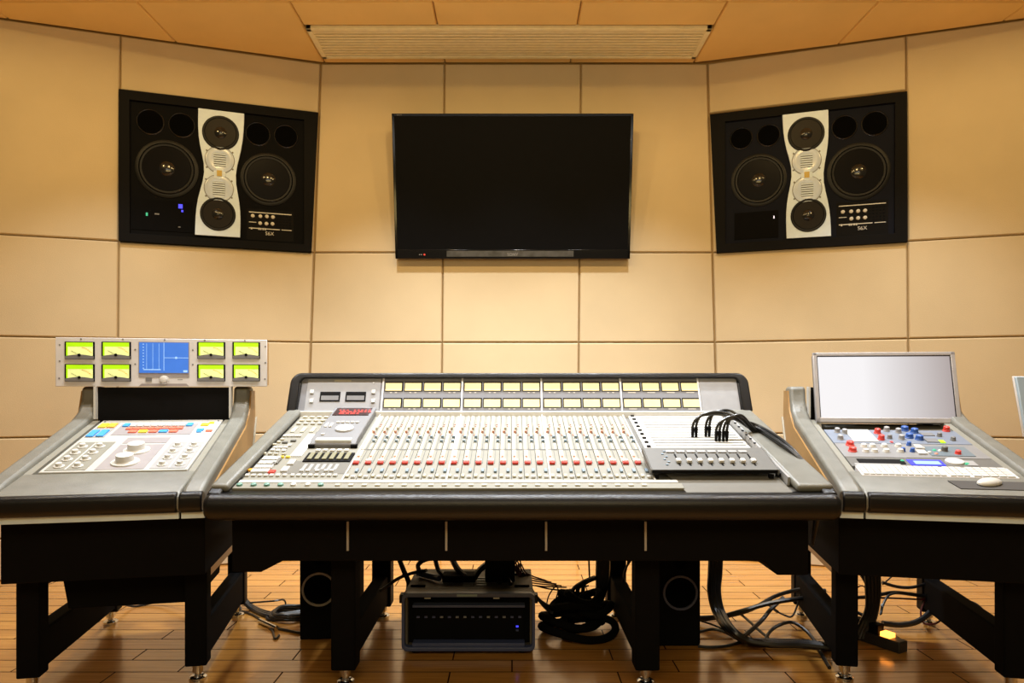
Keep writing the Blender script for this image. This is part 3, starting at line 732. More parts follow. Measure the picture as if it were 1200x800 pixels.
# ------------------------------------------------------------------ the two side desks
def zs(v): return .72+.21*(v+.25)/.78
def desk(ox, oy, yaw, label, flip):
    DMx = TR(ox, oy, 0, yaw)
    t = thing('equipment_desk', label, 'desk', DMx, 'side desks flanking the console')
    f = flip                                   # +1: inner side (towards the console) at +u
    arm = [(-.27, .655), (-.275, .70), (-.25, .725), (-.17, .752), (.43, .918), (.505, .955), (.535, 1.0), (.545, 1.058), (.64, 1.058), (.66, .95), (.60, .78), (.30, .66)]
    for s in (-1, 1):
        MB(DMx).prism(arm, min(s*.27, s*.337), max(s*.27, s*.337)).build('side_arm', M['greyleather'], t, bevel=.014, seg=3)
        pan = [(-.22, .655), (-.2, .70), (.44, .885), (.53, .955), (.56, 1.04), (.645, 1.04), (.655, .92), (.50, .655)]
        MB(DMx).prism(pan, min(s*.337, s*.343), max(s*.337, s*.343)).build('side_panel', M['tan_panel'], t, label='tan outer side panel')
        edge = [(v, z) for v, z in ((-.23, .648), (.50, .648), (.66, .92), (.675, .92), (.51, .632), (-.23, .632))]
        MB(DMx).prism(edge, min(s*.30, s*.348), max(s*.30, s*.348)).build('panel_edge', M['cream'], t, label='pale edge strip under the side panel')
        MB(DMx).box(min(s*.262, s*.27), max(s*.262, s*.27), .49, .53, zs(.5), 1.058).build('upright_trim', M['white'], t, label='white vertical trim')
    # front pad and nose
    pad = [(-.285, .665), (-.283, .70), (-.26, .722), (-.085, zs(-.085)), (-.085, .70), (-.2, .652), (-.27, .652)]
    MB(DMx).prism(pad, -.27, .27).build('front_pad', M['greyleather'], t, bevel=.008, seg=3)
    for a, b in ((-.335, .262), (.268, .338)) if f > 0 else ((-.338, -.268), (-.262, .335)):
        MB(DMx).prism(rounded(-.265, .683, .026, .034, .022), a, b).build('front_roll', M['leather'], t, bevel=.006)
    MB(DMx).box(-.335, .262, -.262, -.25, .629, .65).build('silver_strip', M['alu'], t) if f > 0 else MB(DMx).box(-.262, .335, -.262, -.25, .629, .65).build('silver_strip', M['alu'], t)
    a, b = (.27, .34) if f > 0 else (-.34, -.27)
    MB(DMx).box(a, b, -.262, -.25, .629, .65).build('silver_strip', M['alu'], t)
    # tray under the devices
    MB(DMx).prism([(-.09, zs(-.09)-.03), (.52, zs(.52)-.03), (.52, zs(.52)-.06), (-.09, zs(-.09)-.06)], -.27, .27).build('device_tray', M['taupe'], t)
    for a, b in ((-.27, -.245), (.245, .27)): MB(DMx).prism([(-.09, zs(-.09)-.004), (.49, zs(.49)-.004), (.49, zs(.49)-.03), (-.09, zs(-.09)-.03)], a, b).build('tray_rail', M['beige'], t)
    MB(DMx).box(-.262, .262, .515, .53, .90, 1.055).build('rear_panel', M['black'], t)
    # box below
    a, b = (-.305, .315) if f > 0 else (-.315, .305)
    MB(DMx).box(a, b, -.15, .50, .415, .632).build('under_box', M['matte'], t, bevel=.004)
    if f > 0: MB(DMx).prism([(-.20, .42), (-.175, .275), (.24, .275), (.25, .42)], .02, .42, 'y').build('cable_box', M['matte'], t, bevel=.004)
    for u in ((-.278, .257) if f > 0 else (-.257, .278)):
        for v, ztop in ((0, .42), (.70, .92)):
            lg = MB(DMx).box(u-.037, u+.037, v-.035, v+.035, .06, ztop).build('leg', M['matte'] if v == 0 else M['black'], t, bevel=.006)
            p = DMx @ V((u, v, 0)); foot(p.x, p.y, lg)
        MB(DMx).box(u-.03, u+.03, .03, .68, .075, .21).build('side_rail', M['matte'], t, bevel=.006)
        MB(DMx).box(u-.02, u+.03, .03, .68, .36, .43).build('upper_rail', M['tan_panel'], t, label='tan upper rail')
    return t, DMx
LDK, LM = desk(-1.385, 2.414, 11, 'black leather trimmed side desk carrying the silver meter unit', 1)
RDK, RM = desk(1.452, 2.414, -11, 'black leather trimmed side desk carrying the small white screen', -1)
# ------------------------------------------------------------------ silver meter unit on the desk
UZ0, UZ1 = 1.0585, 1.262
UM = LM @ frame((0, .50, (UZ0+UZ1)/2), (1, 0, 0), (0, 0, 1)); UI = UM.inverted(); UN = UM.to_3x3() @ V((0, 0, 1))
def up_(px, py): return UI @ hit(px, py, UM.translation, UN)
mu = thing('meter_unit', 'wide silver panel of eight lime green needle meters and a blue screen', 'meter unit', UM)
uh = (UZ1-UZ0)/2
MB(UM).box(-.417, .417, -uh, uh, -.008, 0).build('front_panel', M['silver'], mu, bevel=.002)
MB(UM).box(-.405, .405, -uh+.006, uh-.006, -.13, -.008).build('housing', M['tan_panel'], mu, label='brown housing behind the silver panel')
for px in (93.7, 136.5, 247.7, 288.7):
    for py in (409.5, 435.7):
        c = up_(px, py+1.0); w_, h_ = .114, .073
        m_ = MB(UM).cbox(c.x, c.y, w_, h_, .003, 0).build('meter', M['black'], mu, bevel=.002)
        m2 = MB(UM); m2.box(c.x-.050, c.x+.050, c.y-.022, c.y+.033, .003, .0045); m2.mi = 1; m2.box(c.x-.050, c.x+.050, c.y+.016, c.y+.033, .0045, .0052); m2.box(c.x-.050, c.x-.044, c.y-.022, c.y+.033, .0045, .0050)
        m2.build('dial', [M['limepale'], M['lime']], m_)
        m2 = MB(UM)
        for i in range(6):
            a = R(78-i*8); m2.cbox(c.x+.055*math.cos(a)-.0, c.y-.042+.055*math.sin(a), .007, .0022, .0004, .0046)
        m2.build('scale_arc', M['orange'], m_)
        arcp = [(c.x-.054, c.y-.035)]+[(c.x-.054+.108*i/10, c.y-.024+.007*math.sin(math.pi*i/10)) for i in range(11)]+[(c.x+.054, c.y-.035)]
        MB(UM).prism(arcp, .0045, .007, 'z').build('lower_cover', M['grey'], m_)
        MB(UM).cyl((c.x, c.y-.019, .007), .006, .002, 12).build('pivot', M['black'], m_)
        a = R(150); m2 = MB(UM); m2.tube([(c.x, c.y-.019, .0055), (c.x+.036*math.cos(a), c.y-.019+.036*math.sin(a), .0055)], .0006, 5, 1); m2.build('needle', M['black'], m_)
c0, c1 = up_(163.5, 401), up_(221, 437)
s_ = MB(UM).box(c0.x-.003, c1.x+.003, c1.y-.018, c0.y+.003, 0, .002).build('screen', M['lilac'], mu)
MB(UM).box(c0.x, c1.x, c1.y, c0.y, .002, .004).build('display', M['bluescreen'], s_)
m2 = MB(UM)
xm = lerp(c0.x, c1.x, .50)
m2.box(xm-.001, xm+.001, c1.y+.01, c0.y, .004, .0045); m2.box(xm, c1.x, (c0.y+c1.y)/2-.001, (c0.y+c1.y)/2+.001, .004, .0045)
for i in range(9): m2.box(c0.x+.014, c0.x+.018, lerp(c1.y+.02, c0.y-.008, i/8)-.002, lerp(c1.y+.02, c0.y-.008, i/8)+.002, .004, .0045)
m2.box(c0.x+.016, xm-.012, c1.y+.012, c1.y+.016, .004, .0045); m2.box(c1.x-.02, c1.x-.004, c1.y+.003, c1.y+.012, .004, .0045); m2.cyl((lerp(xm, c1.x, .5), (c0.y+c1.y)/2, .004), .005, .001, 10)
for i in range(3): m2.box(lerp(c0.x, xm, .3+.25*i)-.0006, lerp(c0.x, xm, .3+.25*i)+.0006, c1.y+.014, c0.y-.004, .004, .0044)
m2.build('graph', M['bluegrid'], s_)
c = up_(192.5, 445.5)
MB(UM).prism([(c.x-.10, -uh), (c.x-.088, -uh+.012), (c.x+.088, -uh+.012), (c.x+.10, -uh)], 0, .003, 'z').build('lower_tab', M['lilac'], mu)
MB(UM).lathe([(.019, 0), (.019, .004), (.015, .006), (.013, .018), (.008, .02)], (c.x, c.y+.002, 0), 24).build('knob', M['white'], mu)
c = up_(174.5, 444.5); MB(UM).cbox(c.x, c.y, .024, .015, .003).build('switch', M['grey'], mu)
c = up_(211, 444.5); MB(UM).cbox(c.x, c.y, .020, .004, .0006).build('marking', M['lgrey'], mu)
for px, py in ((70, 404), (70, 423), (69.5, 443), (95, 397), (144, 397.5), (193, 398), (240, 398.5), (287, 399), (158.5, 409.5), (158.5, 426.5), (226, 410), (226, 427), (311, 406), (311, 425), (310.5, 444)):
    c = up_(px, py); MB(UM).cyl((c.x, c.y, 0), .0035, .0015, 8).build('screw', M['grey'], mu)
# ------------------------------------------------------------------ monitor controller lying in the desk
KM0 = LM @ frame((0, -.25, .72), (1, 0, 0), (0, .78, .21)); KI = KM0.inverted(); KN = KM0.to_3x3() @ V((0, 0, 1))
def kp(px, py): return KI @ hit(px, py, KM0.translation, KN)
kv0, kv1 = kp(150, 552.5).y, kp(190, 493).y; kx0, kx1 = -.225, .243
mc = thing('monitor_controller', 'white sloping control panel with coloured keys below the meter unit', 'control panel', KM0 @ Matrix.Translation((0, (kv0+kv1)/2, 0)))
MB(KM0).box(kx0, kx1, kv0, kv1, -.028, .004).build('panel', M['panelwhite'], mc, bevel=.003)
def kl(s, t): return lerp(kx0, kx1, s), lerp(kv0, kv1, t)
def krect(s0, s1, t0, t1, m, nm, z=.004, h=.0015):
    a, b = kl(s0, t0), kl(s1, t1); return MB(KM0).box(a[0], b[0], a[1], b[1], z, z+h).build(nm, M[m], mc)
krect(.03, .30, .02, .52, 'beige', 'knob_field'); krect(.36, .69, .02, .46, 'lilac', 'dial_field'); krect(.36, .69, .49, .60, 'lilac', 'dial_field'); krect(.73, .98, .02, .50, 'lgrey', 'knob_field')
krect(.20, .82, .66, .90, 'lilac', 'key_field'); krect(.02, .17, .62, .93, 'lgrey', 'key_field'); krect(.84, .98, .66, .92, 'white', 'key_field')
for fx0, nn in ((.03, 0), (.73, 1)):
    for c in range(2):
        for r in range(4):
            a = kl(fx0+.07+c*.125, .08+r*.115)
            MB(KM0).lathe([(.017, 0), (.017, .003), (.011, .004), (.0095, .014), (.005, .015)], (a[0], a[1], .0055), 16).build('knob', M['white'], mc)
    for c in range(1): krect(fx0+.127, fx0+.137, .03, .50, 'white', 'divider', z=.0055, h=.0008)
for t in (.13, .34):
    a = kl(.525, t)
    MB(KM0).lathe([(.046, 0), (.045, .005), (.034, .006), (.030, .010), (.028, .030), (.020, .033)], (a[0], a[1], .0055), 32).build('dial', M['white'], mc, label='large white rotary dial')
def kkey(s, t, w, d, m): a = kl(s, t); MB(KM0).cbox(a[0], a[1], w, d, .006, .005).build('key', M[m], mc, bevel=.001)
kkey(.065, .86, .028, .05, 'yellow'); kkey(.135, .86, .028, .05, 'orange'); kkey(.055, .69, .026, .075, 'skyblue'); kkey(.13, .69, .026, .075, 'skyblue')
for i in range(10):
    kkey(.245+i*.057, .865, .022, .035, 'skyblue' if i in (0, 9) else 'white')
for i in range(8): kkey(.30+i*.057, .785, .024, .022, 'coral')
for i, m in enumerate(('coral', 'yellow', 'coral', 'skyblue', 'coral')): kkey(.35+i*.08, .72, .03, .028, m)
kkey(.885, .86, .03, .03, 'yellow'); kkey(.93, .90, .02, .015, 'yellow'); kkey(.88, .745, .026, .022, 'skyblue'); kkey(.88, .70, .02, .012, 'skyblue'); kkey(.955, .72, .024, .018, 'coral')
for s, t in ((.03, .965), (.97, .965)): a = kl(s, t); MB(KM0).cyl((a[0], a[1], .004), .004, .0015, 8).build('screw', M['black'], mc)
# ------------------------------------------------------------------ right desk: monitor, rack units, keyboard, mouse
scrM = RM @ frame((.03, .475, 1.055), (math.cos(R(3)), math.sin(R(3)), 0), (0, .06, .29))
mo = thing('monitor', 'silver framed flat monitor with a glowing white screen on the desk', 'monitor', scrM)
mw, mh = .283, .152
mb = MB(scrM)
for a in ((-mw, mw, mh-.016, mh), (-mw, mw, -mh, -mh+.022), (-mw, -mw+.016, -mh, mh), (mw-.018, mw, -mh, mh)): mb.box(*a, -.012, .004)
mb.build('bezel', M['bezel'], mo, bevel=.003)
mb = MB(scrM)
for a in ((-mw+.016, mw-.018, mh-.019, mh-.016), (mw-.021, mw-.018, -mh+.022, mh-.016), (-mw+.016, -mw+.018, -mh+.022, mh-.016)): mb.box(*a, -.003, .002)
mb.build('inner_border', M['black'], mo)
MB(scrM).box(-mw+.014, mw-.016, -mh+.02, mh-.014, -.010, 0).build('screen', M['litscreen'], mo)
MB(scrM).box(-mw+.004, mw-.004, -mh+.004, mh-.004, -.04, -.012).build('back_shell', M['grey'], mo, bevel=.006)
for s in (-1, 1): MB(scrM).box(s*(mw-.012)-.008, s*(mw-.012)+.008, -mh-.025, -mh+.01, -.03, -.008).build('hinge', M['silver'], mo)
QM = RM @ frame((0, -.25, .72), (1, 0, 0), (0, .78, .21)); QI = QM.inverted(); QN = QM.to_3x3() @ V((0, 0, 1))
def qp(px, py): return QI @ hit(px, py, QM.translation, QN)
qc = lambda x, y: qp(960+x/5.4545, 485+y/5.4545)
ux0, ux1 = -.243, .243
def unit(name, label, y0, y1, m):
    t = thing(name, label, 'rack unit', QM @ Matrix.Translation((0, (y0+y1)/2, -.03)), 'rack units set in the desk with the small white screen')
    MB(QM).box(ux0, ux1, y0, y1, -.029, 0).build('face', m, t, bevel=.002)
    return t
e0, e1, e2, e3, e4 = qc(500, 103).y, qc(500, 189).y, qc(500, 277).y, qc(500, 337).y, qc(500, 400).y
def knob(t, x, y, r, m, h=.018): c = qc(x, y); h *= .75; MB(QM).lathe([(r*1.15, 0), (r*1.1, .003), (r, .004), (r*.9, h), (r*.6, h+.002)], (c.x, c.y, 0), 16).build('knob', m, t)
def pad_(t, x0, x1, y0, y1, m, nm, h=.003):
    c0, c1 = qc((x0+x1)/2, y0), qc((x0+x1)/2, y1); w_ = abs(qc(x1, (y0+y1)/2).x-qc(x0, (y0+y1)/2).x)/2
    c = qc((x0+x1)/2, (y0+y1)/2); MB(QM).box(c.x-w_, c.x+w_, c1.y, c0.y, 0, h).build(nm, m, t)
u1 = unit('preamplifier', 'blue grey rack unit with red, blue and silver knobs below the monitor', e1+.002, e0, mat('unit_blue_grey', (.17, .20, .26), .45))
for x, y in ((115, 115), (162, 122), (135, 160), (430, 108), (505, 118), (525, 160)): knob(u1, x, y, .011, M['lgrey'], .022)
for x, y in ((372, 122), (396, 162), (812, 108)): knob(u1, x, y, .012, M['red'], .024)
for x, y in ((545, 104), (608, 118), (576, 150), (640, 162)): knob(u1, x, y, .014, M['blue'], .022)
for x, y in ((450, 155), (768, 142), (855, 168)): knob(u1, x, y, .009, M['grey'])
pad_(u1, 190, 345, 103, 178, M['white'], 'meter'); pad_(u1, 650, 730, 123, 140, M['grey'], 'window'); pad_(u1, 680, 760, 160, 182, M['grey'], 'window')
pad_(u1, 768, 800, 170, 186, M['lime'], 'lamp'); pad_(u1, 455, 470, 176, 184, M['red'], 'lamp')
u2 = unit('equalizer', 'grey rack unit with two red knobs at one end, second row', e2+.002, e1-.002, mat('unit_grey', (.22, .22, .225), .45))
for x, y in ((197, 198), (213, 236)): knob(u2, x, y, .014, M['red'], .02)
for x in (285, 340, 415, 505):
    for y in (208, 240): knob(u2, x+(y > 220)*14, y, .011, M['white'], .014)
for x, y in ((573, 200), (595, 240), (535, 238)): knob(u2, x, y, .008, M['blue'])
pad_(u2, 610, 655, 203, 224, M['white'], 'key', .006); pad_(u2, 625, 680, 237, 260, M['white'], 'key', .006)
pad_(u2, 690, 960, 212, 270, mat('unit_teal_grey', (.13, .17, .20), .45), 'side_module', .002)
for x, y, m in ((735, 235, 'ledgreen'), (705, 248, 'white'), (748, 258, 'pink'), (665, 222, 'white'), (770, 238, 'white')): knob(u2, x, y, .006, M[m], .006)
knob(u2, 800, 238, .011, M['slate'], .024); knob(u2, 887, 256, .010, M['red'], .018)
u3 = unit('effects_processor', 'black rack unit with a glowing blue display and white dial', e3+.002, e2-.002, M['slate'])
pad_(u3, 575, 790, 296, 330, M['lcd'], 'display'); pad_(u3, 610, 770, 306, 326, M['lcdtext'], 'display_text', .004)
pad_(u3, 250, 540, 292, 318, M['black'], 'slot'); pad_(u3, 230, 520, 320, 333, M['lgrey'], 'slot')
c = qc(865, 308); MB(QM).lathe([(.030, 0), (.029, .006), (.024, .008), (.010, .007)], (c.x, c.y, 0), 28).build('dial', M['white'], u3)
pad_(u3, 935, 1000, 303, 333, M['lgrey'], 'button_field'); knob(u3, 945, 322, .006, M['ledgreen'], .006); knob(u3, 530, 302, .006, M['ledgreen'], .005)
# keyboard
kb = thing('keyboard', 'slim white keyboard lying below the rack units', 'keyboard', QM @ Matrix.Translation((.02, (e3+e4)/2, 0)))
ka, kb_ = e4, e3-.002
MB(QM).box(-.235, .245, ka, kb_, -.026, .004).build('base', M['silver'], kb, bevel=.003)
mk = MB(QM)
for r in range(4):
    y0 = lerp(ka+.004, kb_-.004, r/4); y1 = lerp(ka+.004, kb_-.004, (r+1)/4)-.0025
    for a, b, n in ((-.23, .03, 13), (.04, .10, 3), (.11, .235, 5)):
        for i in range(n): mk.box(lerp(a, b, i/n), lerp(a, b, (i+1)/n)-.003, y0, y1, .004, .008)
kk = mk.build('keycaps', M['white'], kb); kk['kind'] = 'stuff'
c = qc(1085, 455)
mpd = MB(QM); mpd.prism([(.075, -.004), (.27, -.004), (.27, .083), (.028, .083)], .001, .004, 'z')
def nose(z=0): return 0
mpd = MB(QM); a_ = qc(905, 487); b_ = qc(820, 435)
mpd.prism([(a_.x, a_.y), (.262, a_.y), (.262, b_.y), (b_.x, b_.y)], .0035, .0065, 'z')
tag(mpd.build('mouse_pad', mat('pad_brown', (.055, .05, .045), .7)), 'dark mouse pad lying at the front of the desk', 'mouse pad')
c = qc(1085, 458)
mb = MB(QM @ Matrix.Translation((c.x, c.y, .0066)) @ Matrix.Rotation(R(-70), 4, 'Z'))
mb.lathe([(.001, 0), (.021, 0), (.0235, .003), (.023, .008), (.0195, .013), (.013, .017), (.006, .0185), (.001, .019)], (0, 0, 0), 32, squash=1.75)
tag(mb.build('computer_mouse', M['white']), 'white computer mouse on the dark pad', 'mouse')
# pale blue panel at the edge of the picture
bpM = frame(at(1215, 462, 2.75), (.97, .24, 0), (-.22, .25, .95))
bpn = thing('display_stand', 'pale blue tilted panel just beyond the desk with the monitor', 'display', TR(2.16, 2.80))
Bq0 = at(1191, 441, 2.75)
PM = frame(Bq0, (.98, .2, 0), (-.33, .12, .93))
MB(PM).box(0, .34, -.24, 0, -.012, 0).build('panel', M['paleblue'], bpn, bevel=.003)
MB(PM).box(-.004, .344, -.244, .004, -.018, -.010).build('back_shell', M['silver'], bpn, bevel=.003)
pc = PM @ V((.17, -.12, -.018))
mb = MB(); mb.tube([(pc.x, pc.y, .02), (pc.x, pc.y, pc.z)], .013, 12, 1); mb.build('pole', M['black'], bpn)
MB().lathe([(.14, 0), (.13, .02), (.02, .028)], (pc.x, pc.y, 0), 28).build('base', M['black'], bpn)
# ------------------------------------------------------------------ under the console
def cabinet(px0, px1, Y, pxr, pyr, yaw, label, ht, rm):
    x0, x1 = at(px0, 0, Y).x, at(px1, 0, Y).x; w_ = (x1-x0)/2
    CMx = TR((x0+x1)/2, Y, 0, yaw)
    t = thing('speaker_cabinet', label, 'speaker', CMx, 'upright cabinets under the console')
    MB(CMx).box(-w_, w_, 0, .26, 0, ht).build('cabinet', M['matte'], t, bevel=.008)
    fm = CMx @ frame((0, 0, 0), (1, 0, 0), (0, 0, 1)); p = fm.inverted() @ hit(pxr, pyr, fm.translation, fm.to_3x3() @ V((0, 0, 1)))
    mb = MB(fm); mb.ring((p.x, p.y, 0), .062, .071, .008, 40); r_ = mb.build('ring', M[rm], t)
    MB(fm).lathe([(.062, .001), (.045, .006), (.02, .002), (.001, .002)], (p.x, p.y, 0), 32).build('cone', M['void'], t)
    mb = MB(fm); mb.cyl((p.x, p.y+.12, 0), .022, .003, 20); mb.build('small_driver', M['void'], t)
cabinet(352, 418, 2.86, 374, 690, 6, 'black upright cabinet with a bright ring beside the coiled cables', .43, 'lgrey')
cabinet(757, 821, 2.78, 797, 694, 0, 'black upright cabinet with a dull ring beside the thick cable bundle', .43, 'bluecase')
# rack case
Yc = 2.69; c0 = at(471, 0, Yc).x; c1 = at(627, 0, Yc).x; cw = (c1-c0)/2
KC = TR((c0+c1)/2, Yc, 0, 0)
rc = thing('equipment_case', 'black rack case with blue grey rounded front standing on the floor', 'equipment case', KC)
zt, zb = .246, .018
fm = KC @ frame((0, 0, 0), (1, 0, 0), (0, 0, 1))
zc = (zt+zb)/2; hz = (zt-zb)/2
mb = MB(fm); mb.box(-cw+.006, cw-.006, zb, zt-.004, -.37, -.064)
q1 = [(-cw+.006, zb), (cw-.006, zb), (cw-.006, zt-.004), (-cw+.006, zt-.004)]; q2 = [(-cw+.02, zb+.014), (cw-.02, zb+.014), (cw-.02, zt-.018), (-cw+.02, zt-.018)]
rring(mb, q1, q2, -.066, -.012); mb.build('shell', M['casetop'], rc, bevel=.003)
mb = MB(fm); rring(mb, rounded(0, zc, cw, hz, .022), rounded(0, zc, cw-.012, hz-.016, .016), -.02, .012); mb.build('front_rim', M['bluecase'], rc, bevel=.003)
MB(fm).box(-cw+.01, cw-.01, zb+.016, zt-.016, -.06, -.045).build('inner_face', M['matte'], rc)
mb = MB(fm); mb.box(-cw+.04, cw-.04, zb+.014, zb+.03, -.045, .004); mb.build('front_shelf', M['bluecase'], rc, bevel=.003)
mb = MB(fm); mb.box(-cw+.04, cw-.04, zt-.062, zt-.052, -.045, -.006); mb.build('upper_shelf', M['bluecase'], rc, bevel=.002)
dv = MB(fm).box(-cw+.045, cw-.045, zb+.035, zt-.066, -.045, -.03).build('rack_device', M['matte'], rc)
for i in range(14):
    x = lerp(-cw+.06, cw-.06, i/13); m_ = M['grey'] if i in (3, 5, 6, 9, 11) else M['bluecase']
    MB(fm).box(x-.006, x+.006, zc+.005, zc+.012, -.03, -.026).build('button', m_, dv)
for z in (.10, .085): MB(fm).box(cw-.075, cw-.065, z, z+.006, -.03, -.026).build('indicator', M['ledblue'] if z > .09 else M['bluecase'], dv)
MB(fm).box(-.045, .035, zt-.012, zt-.003, .012, .0135).build('name_label', M['bluegrey'], rc)
for x in (-.16, .11): MB(fm).box(x-.012, x+.012, zt-.021, zt-.016, .006, .0125).build('catch', M['lgrey'], rc)
for s in (-1, 1):
    MB(KC).box(s*cw-.012, s*cw+.012, .005, .05, zt-.045, zt-.012).build('corner_guard', M['rubber'], rc, bevel=.004)
    for yy in (.04, .33): MB(KC).cyl((s*(cw-.05), yy, 0), .018, .019, 14).build('foot', M['rubber'], rc)
    for yy in (.09, .26): MB(KC).box(s*(cw-.05)-.03, s*(cw-.05)+.03, yy, yy+.012, zt-.004, zt+.002).build('slot', M['void'], rc)
for r in range(4):
    for c in range(2): MB(KC).box(-.03+c*.055, .012+c*.055, .10+r*.035, .112+r*.035, zt-.004, zt+.001).build('vent_slot', M['lgrey'], rc)
# ------------------------------------------------------------------ cables
def cable(pts, r, m='cable', label='', group=None, name='cable'):
    mb = MB(); mb.tube(pts, r, 8, 6)
    o = mb.build(name, M[m]); return tag(o, label, 'cable', group)
FLr = lambda lst, r: [fl(p[0], p[1], r+(p[2] if len(p) > 2 else 0)) for p in lst]
# left coil between desk and console
for i in range(3):
    cable(FLr([(276, 688+i*3, .10-i*.03), (283, 697+i*3, .04), (296, 710+i*2, 0), (312, 717+i*2), (330, 719+i*1.5), (352, 716+i*2), (372, 712+i*2)], .009), .009,
          label=['thick black cable sweeping under the desk, rearmost of three alike', 'thick black cable sweeping under the desk, middle of three alike', 'thick black cable sweeping under the desk, front one of three alike'][i], group='cables by the ring cabinet')
for i in range(3):
    cx_, cy_ = 339+i*2, 721-i*3
    c = fl(cx_, cy_, .008+.014*i); mb = MB()
    mb.tube([c+V((.10*math.cos(a)*(1-.1*i), .07*math.sin(a)*(1+.08*i), .004*math.sin(3*a))) for a in [2*math.pi*k_/14 for k_ in range(14)]], .007, 8, 4, closed=True)
    tag(mb.build('cable_coil', M['cable']), ['black cable loop lying flat on the floor, lowest of the coil', 'black cable loop in the middle of the floor coil', 'black cable loop on top of the floor coil'][i], 'cable', 'coiled cable by the ring cabinet')
mb = MB(); a = fl(304, 727, .012); b = fl(324, 736, .012); mb.tube([a, b], .011, 12, 1); tag(mb.build('cable_connector', M['chrome']), 'silver cable connector lying in front of the coil', 'connector')
cable(FLr([(325, 736), (340, 739), (352, 741), (368, 738)], .006), .006, label='black cable leading from the silver connector to the ring cabinet')
cable(FLr([(281, 715), (300, 722), (318, 737), (322, 748), (327, 744)], .005), .005, label='thin black cable curling in front of the coil near the desk foot')
cable(FLr([(293, 706, .03), (320, 704, .06), (333, 703, .05), (334, 713, .01), (326, 719)], .004), .004, label='thin black cable arching over the back of the coil')
cable(FLr([(136, 703, .05), (146, 708, .02), (160, 710), (185, 705, .01), (205, 703, .03), (222, 702, .05)], .005), .005, label='thin black cable sagging below the desk with the meter unit')
# cables by the rack case and the heap beside it
def up(px, py, Y): return at(px, py, Y)
cable([up(468, 655, 2.95), up(473, 668, 2.92), up(479, 683, 2.90), up(477, 700, 2.88), fl(474, 716, .008)], .011, label='thick black cable hanging from the console beside the rack case')
cable([up(420, 706, 2.9), up(435, 697, 2.9), up(449, 690, 2.9), up(466, 678, 2.92), up(484, 671, 2.9), up(500, 668, 2.87)], .007, label='black cable slung from the console leg to the rack case')
tops = [[(493, 672, 2.9), (490, 662, 2.9), (500, 655, 2.92), (520, 654, 2.95)], [(510, 655, 2.95), (514, 668, 2.9), (522, 676, 2.86)], [(530, 655, 2.93), (536, 666, 2.88), (545, 675, 2.84)],
        [(556, 677, 2.85), (562, 668, 2.88), (572, 660, 2.92), (585, 654, 2.95)], [(578, 655, 2.9), (580, 668, 2.88), (586, 682, 2.8)], [(594, 655, 2.9), (592, 670, 2.86), (598, 684, 2.78)]]
tl_ = ['nearest the console leg', 'dropping onto its dusty corner', 'dropping onto its middle', 'rising behind the white vents', 'beside the red wires', 'nearest the red wires']
for i, p in enumerate(tops):
    cable([at(*q_) for q_ in p], .013 if i in (2, 3) else .010, label='black cable on top of the rack case, '+tl_[i], group='cables on the rack case')
MB_ = MB(); MB_.tube([at(491, 671, 2.93), at(505, 675, 2.88), at(515, 677, 2.83)], .013, 8, 5); tag(MB_.build('cable_sleeve', M['bluecase']), 'blue grey cable sleeve lying across the rack case top', 'cable')
mb = MB(); mb.prism(rounded(0, 0, .062, .05, .012), .248, .34, 'z', M=TR(-.05, 2.87)); tag(mb.build('power_adapter', M['matte'], bevel=.004), 'black box standing on the rack case among the cables', 'adapter')
mb = MB(); mb.prism(rounded(0, 0, .07, .04, .012), .2475, .275, 'z', M=TR(-.22, 2.86)); tag(mb.build('power_adapter', M['matte'], bevel=.004), 'low black box lying on the rack case under looping cables', 'adapter')
for i in range(5):
    p = [(585+i*4, 664, 2.9), (597+i*3, 659-i, 2.93), (606+i, 668+i*2, 2.93), (610-i*2, 660+i, 2.96), (618, 672+i*3, 2.95), (640+i*6, 680+i*2, 3.0)]
    cable([at(*q_) for q_ in p], .0032, 'redcable', label=['thin red wire looping above the rack case, uppermost', 'thin red wire looping above the rack case, second down', 'thin red wire looping above the rack case, third down', 'thin red wire looping above the rack case, fourth down', 'thin red wire looping above the rack case, lowest'][i], group='red wires by the rack case')
for i in range(4):
    p = [(600+i*4, 664+i*2, 2.95), (614+i*2, 676+i*3, 2.95), (624+i*2, 692+i*3, 2.95), (634+i*2, 704+i*3, 2.95), (648, 712+i*2, 2.95)]
    cable([at(*q_) for q_ in p], .006, label=['black cable running off the rack case to the heap, topmost', 'black cable running off the rack case to the heap, second', 'black cable running off the rack case to the heap, third', 'black cable running off the rack case to the heap, lowest'][i], group='cables leaving the rack case')
cable([at(628, 686, 3.0), at(645, 690, 3.0), at(665, 691, 3.0), at(690, 686, 3.0)], .0035, 'redcable', label='thin red wire strung between the rack case and the hanging bundle')
cable([at(640, 712, 2.98), at(643, 698, 2.98), at(651, 687, 2.98), at(654, 692, 2.98), at(650, 706, 2.98)], .003, 'redcable', label='thin red wire standing in a narrow loop over the heap')
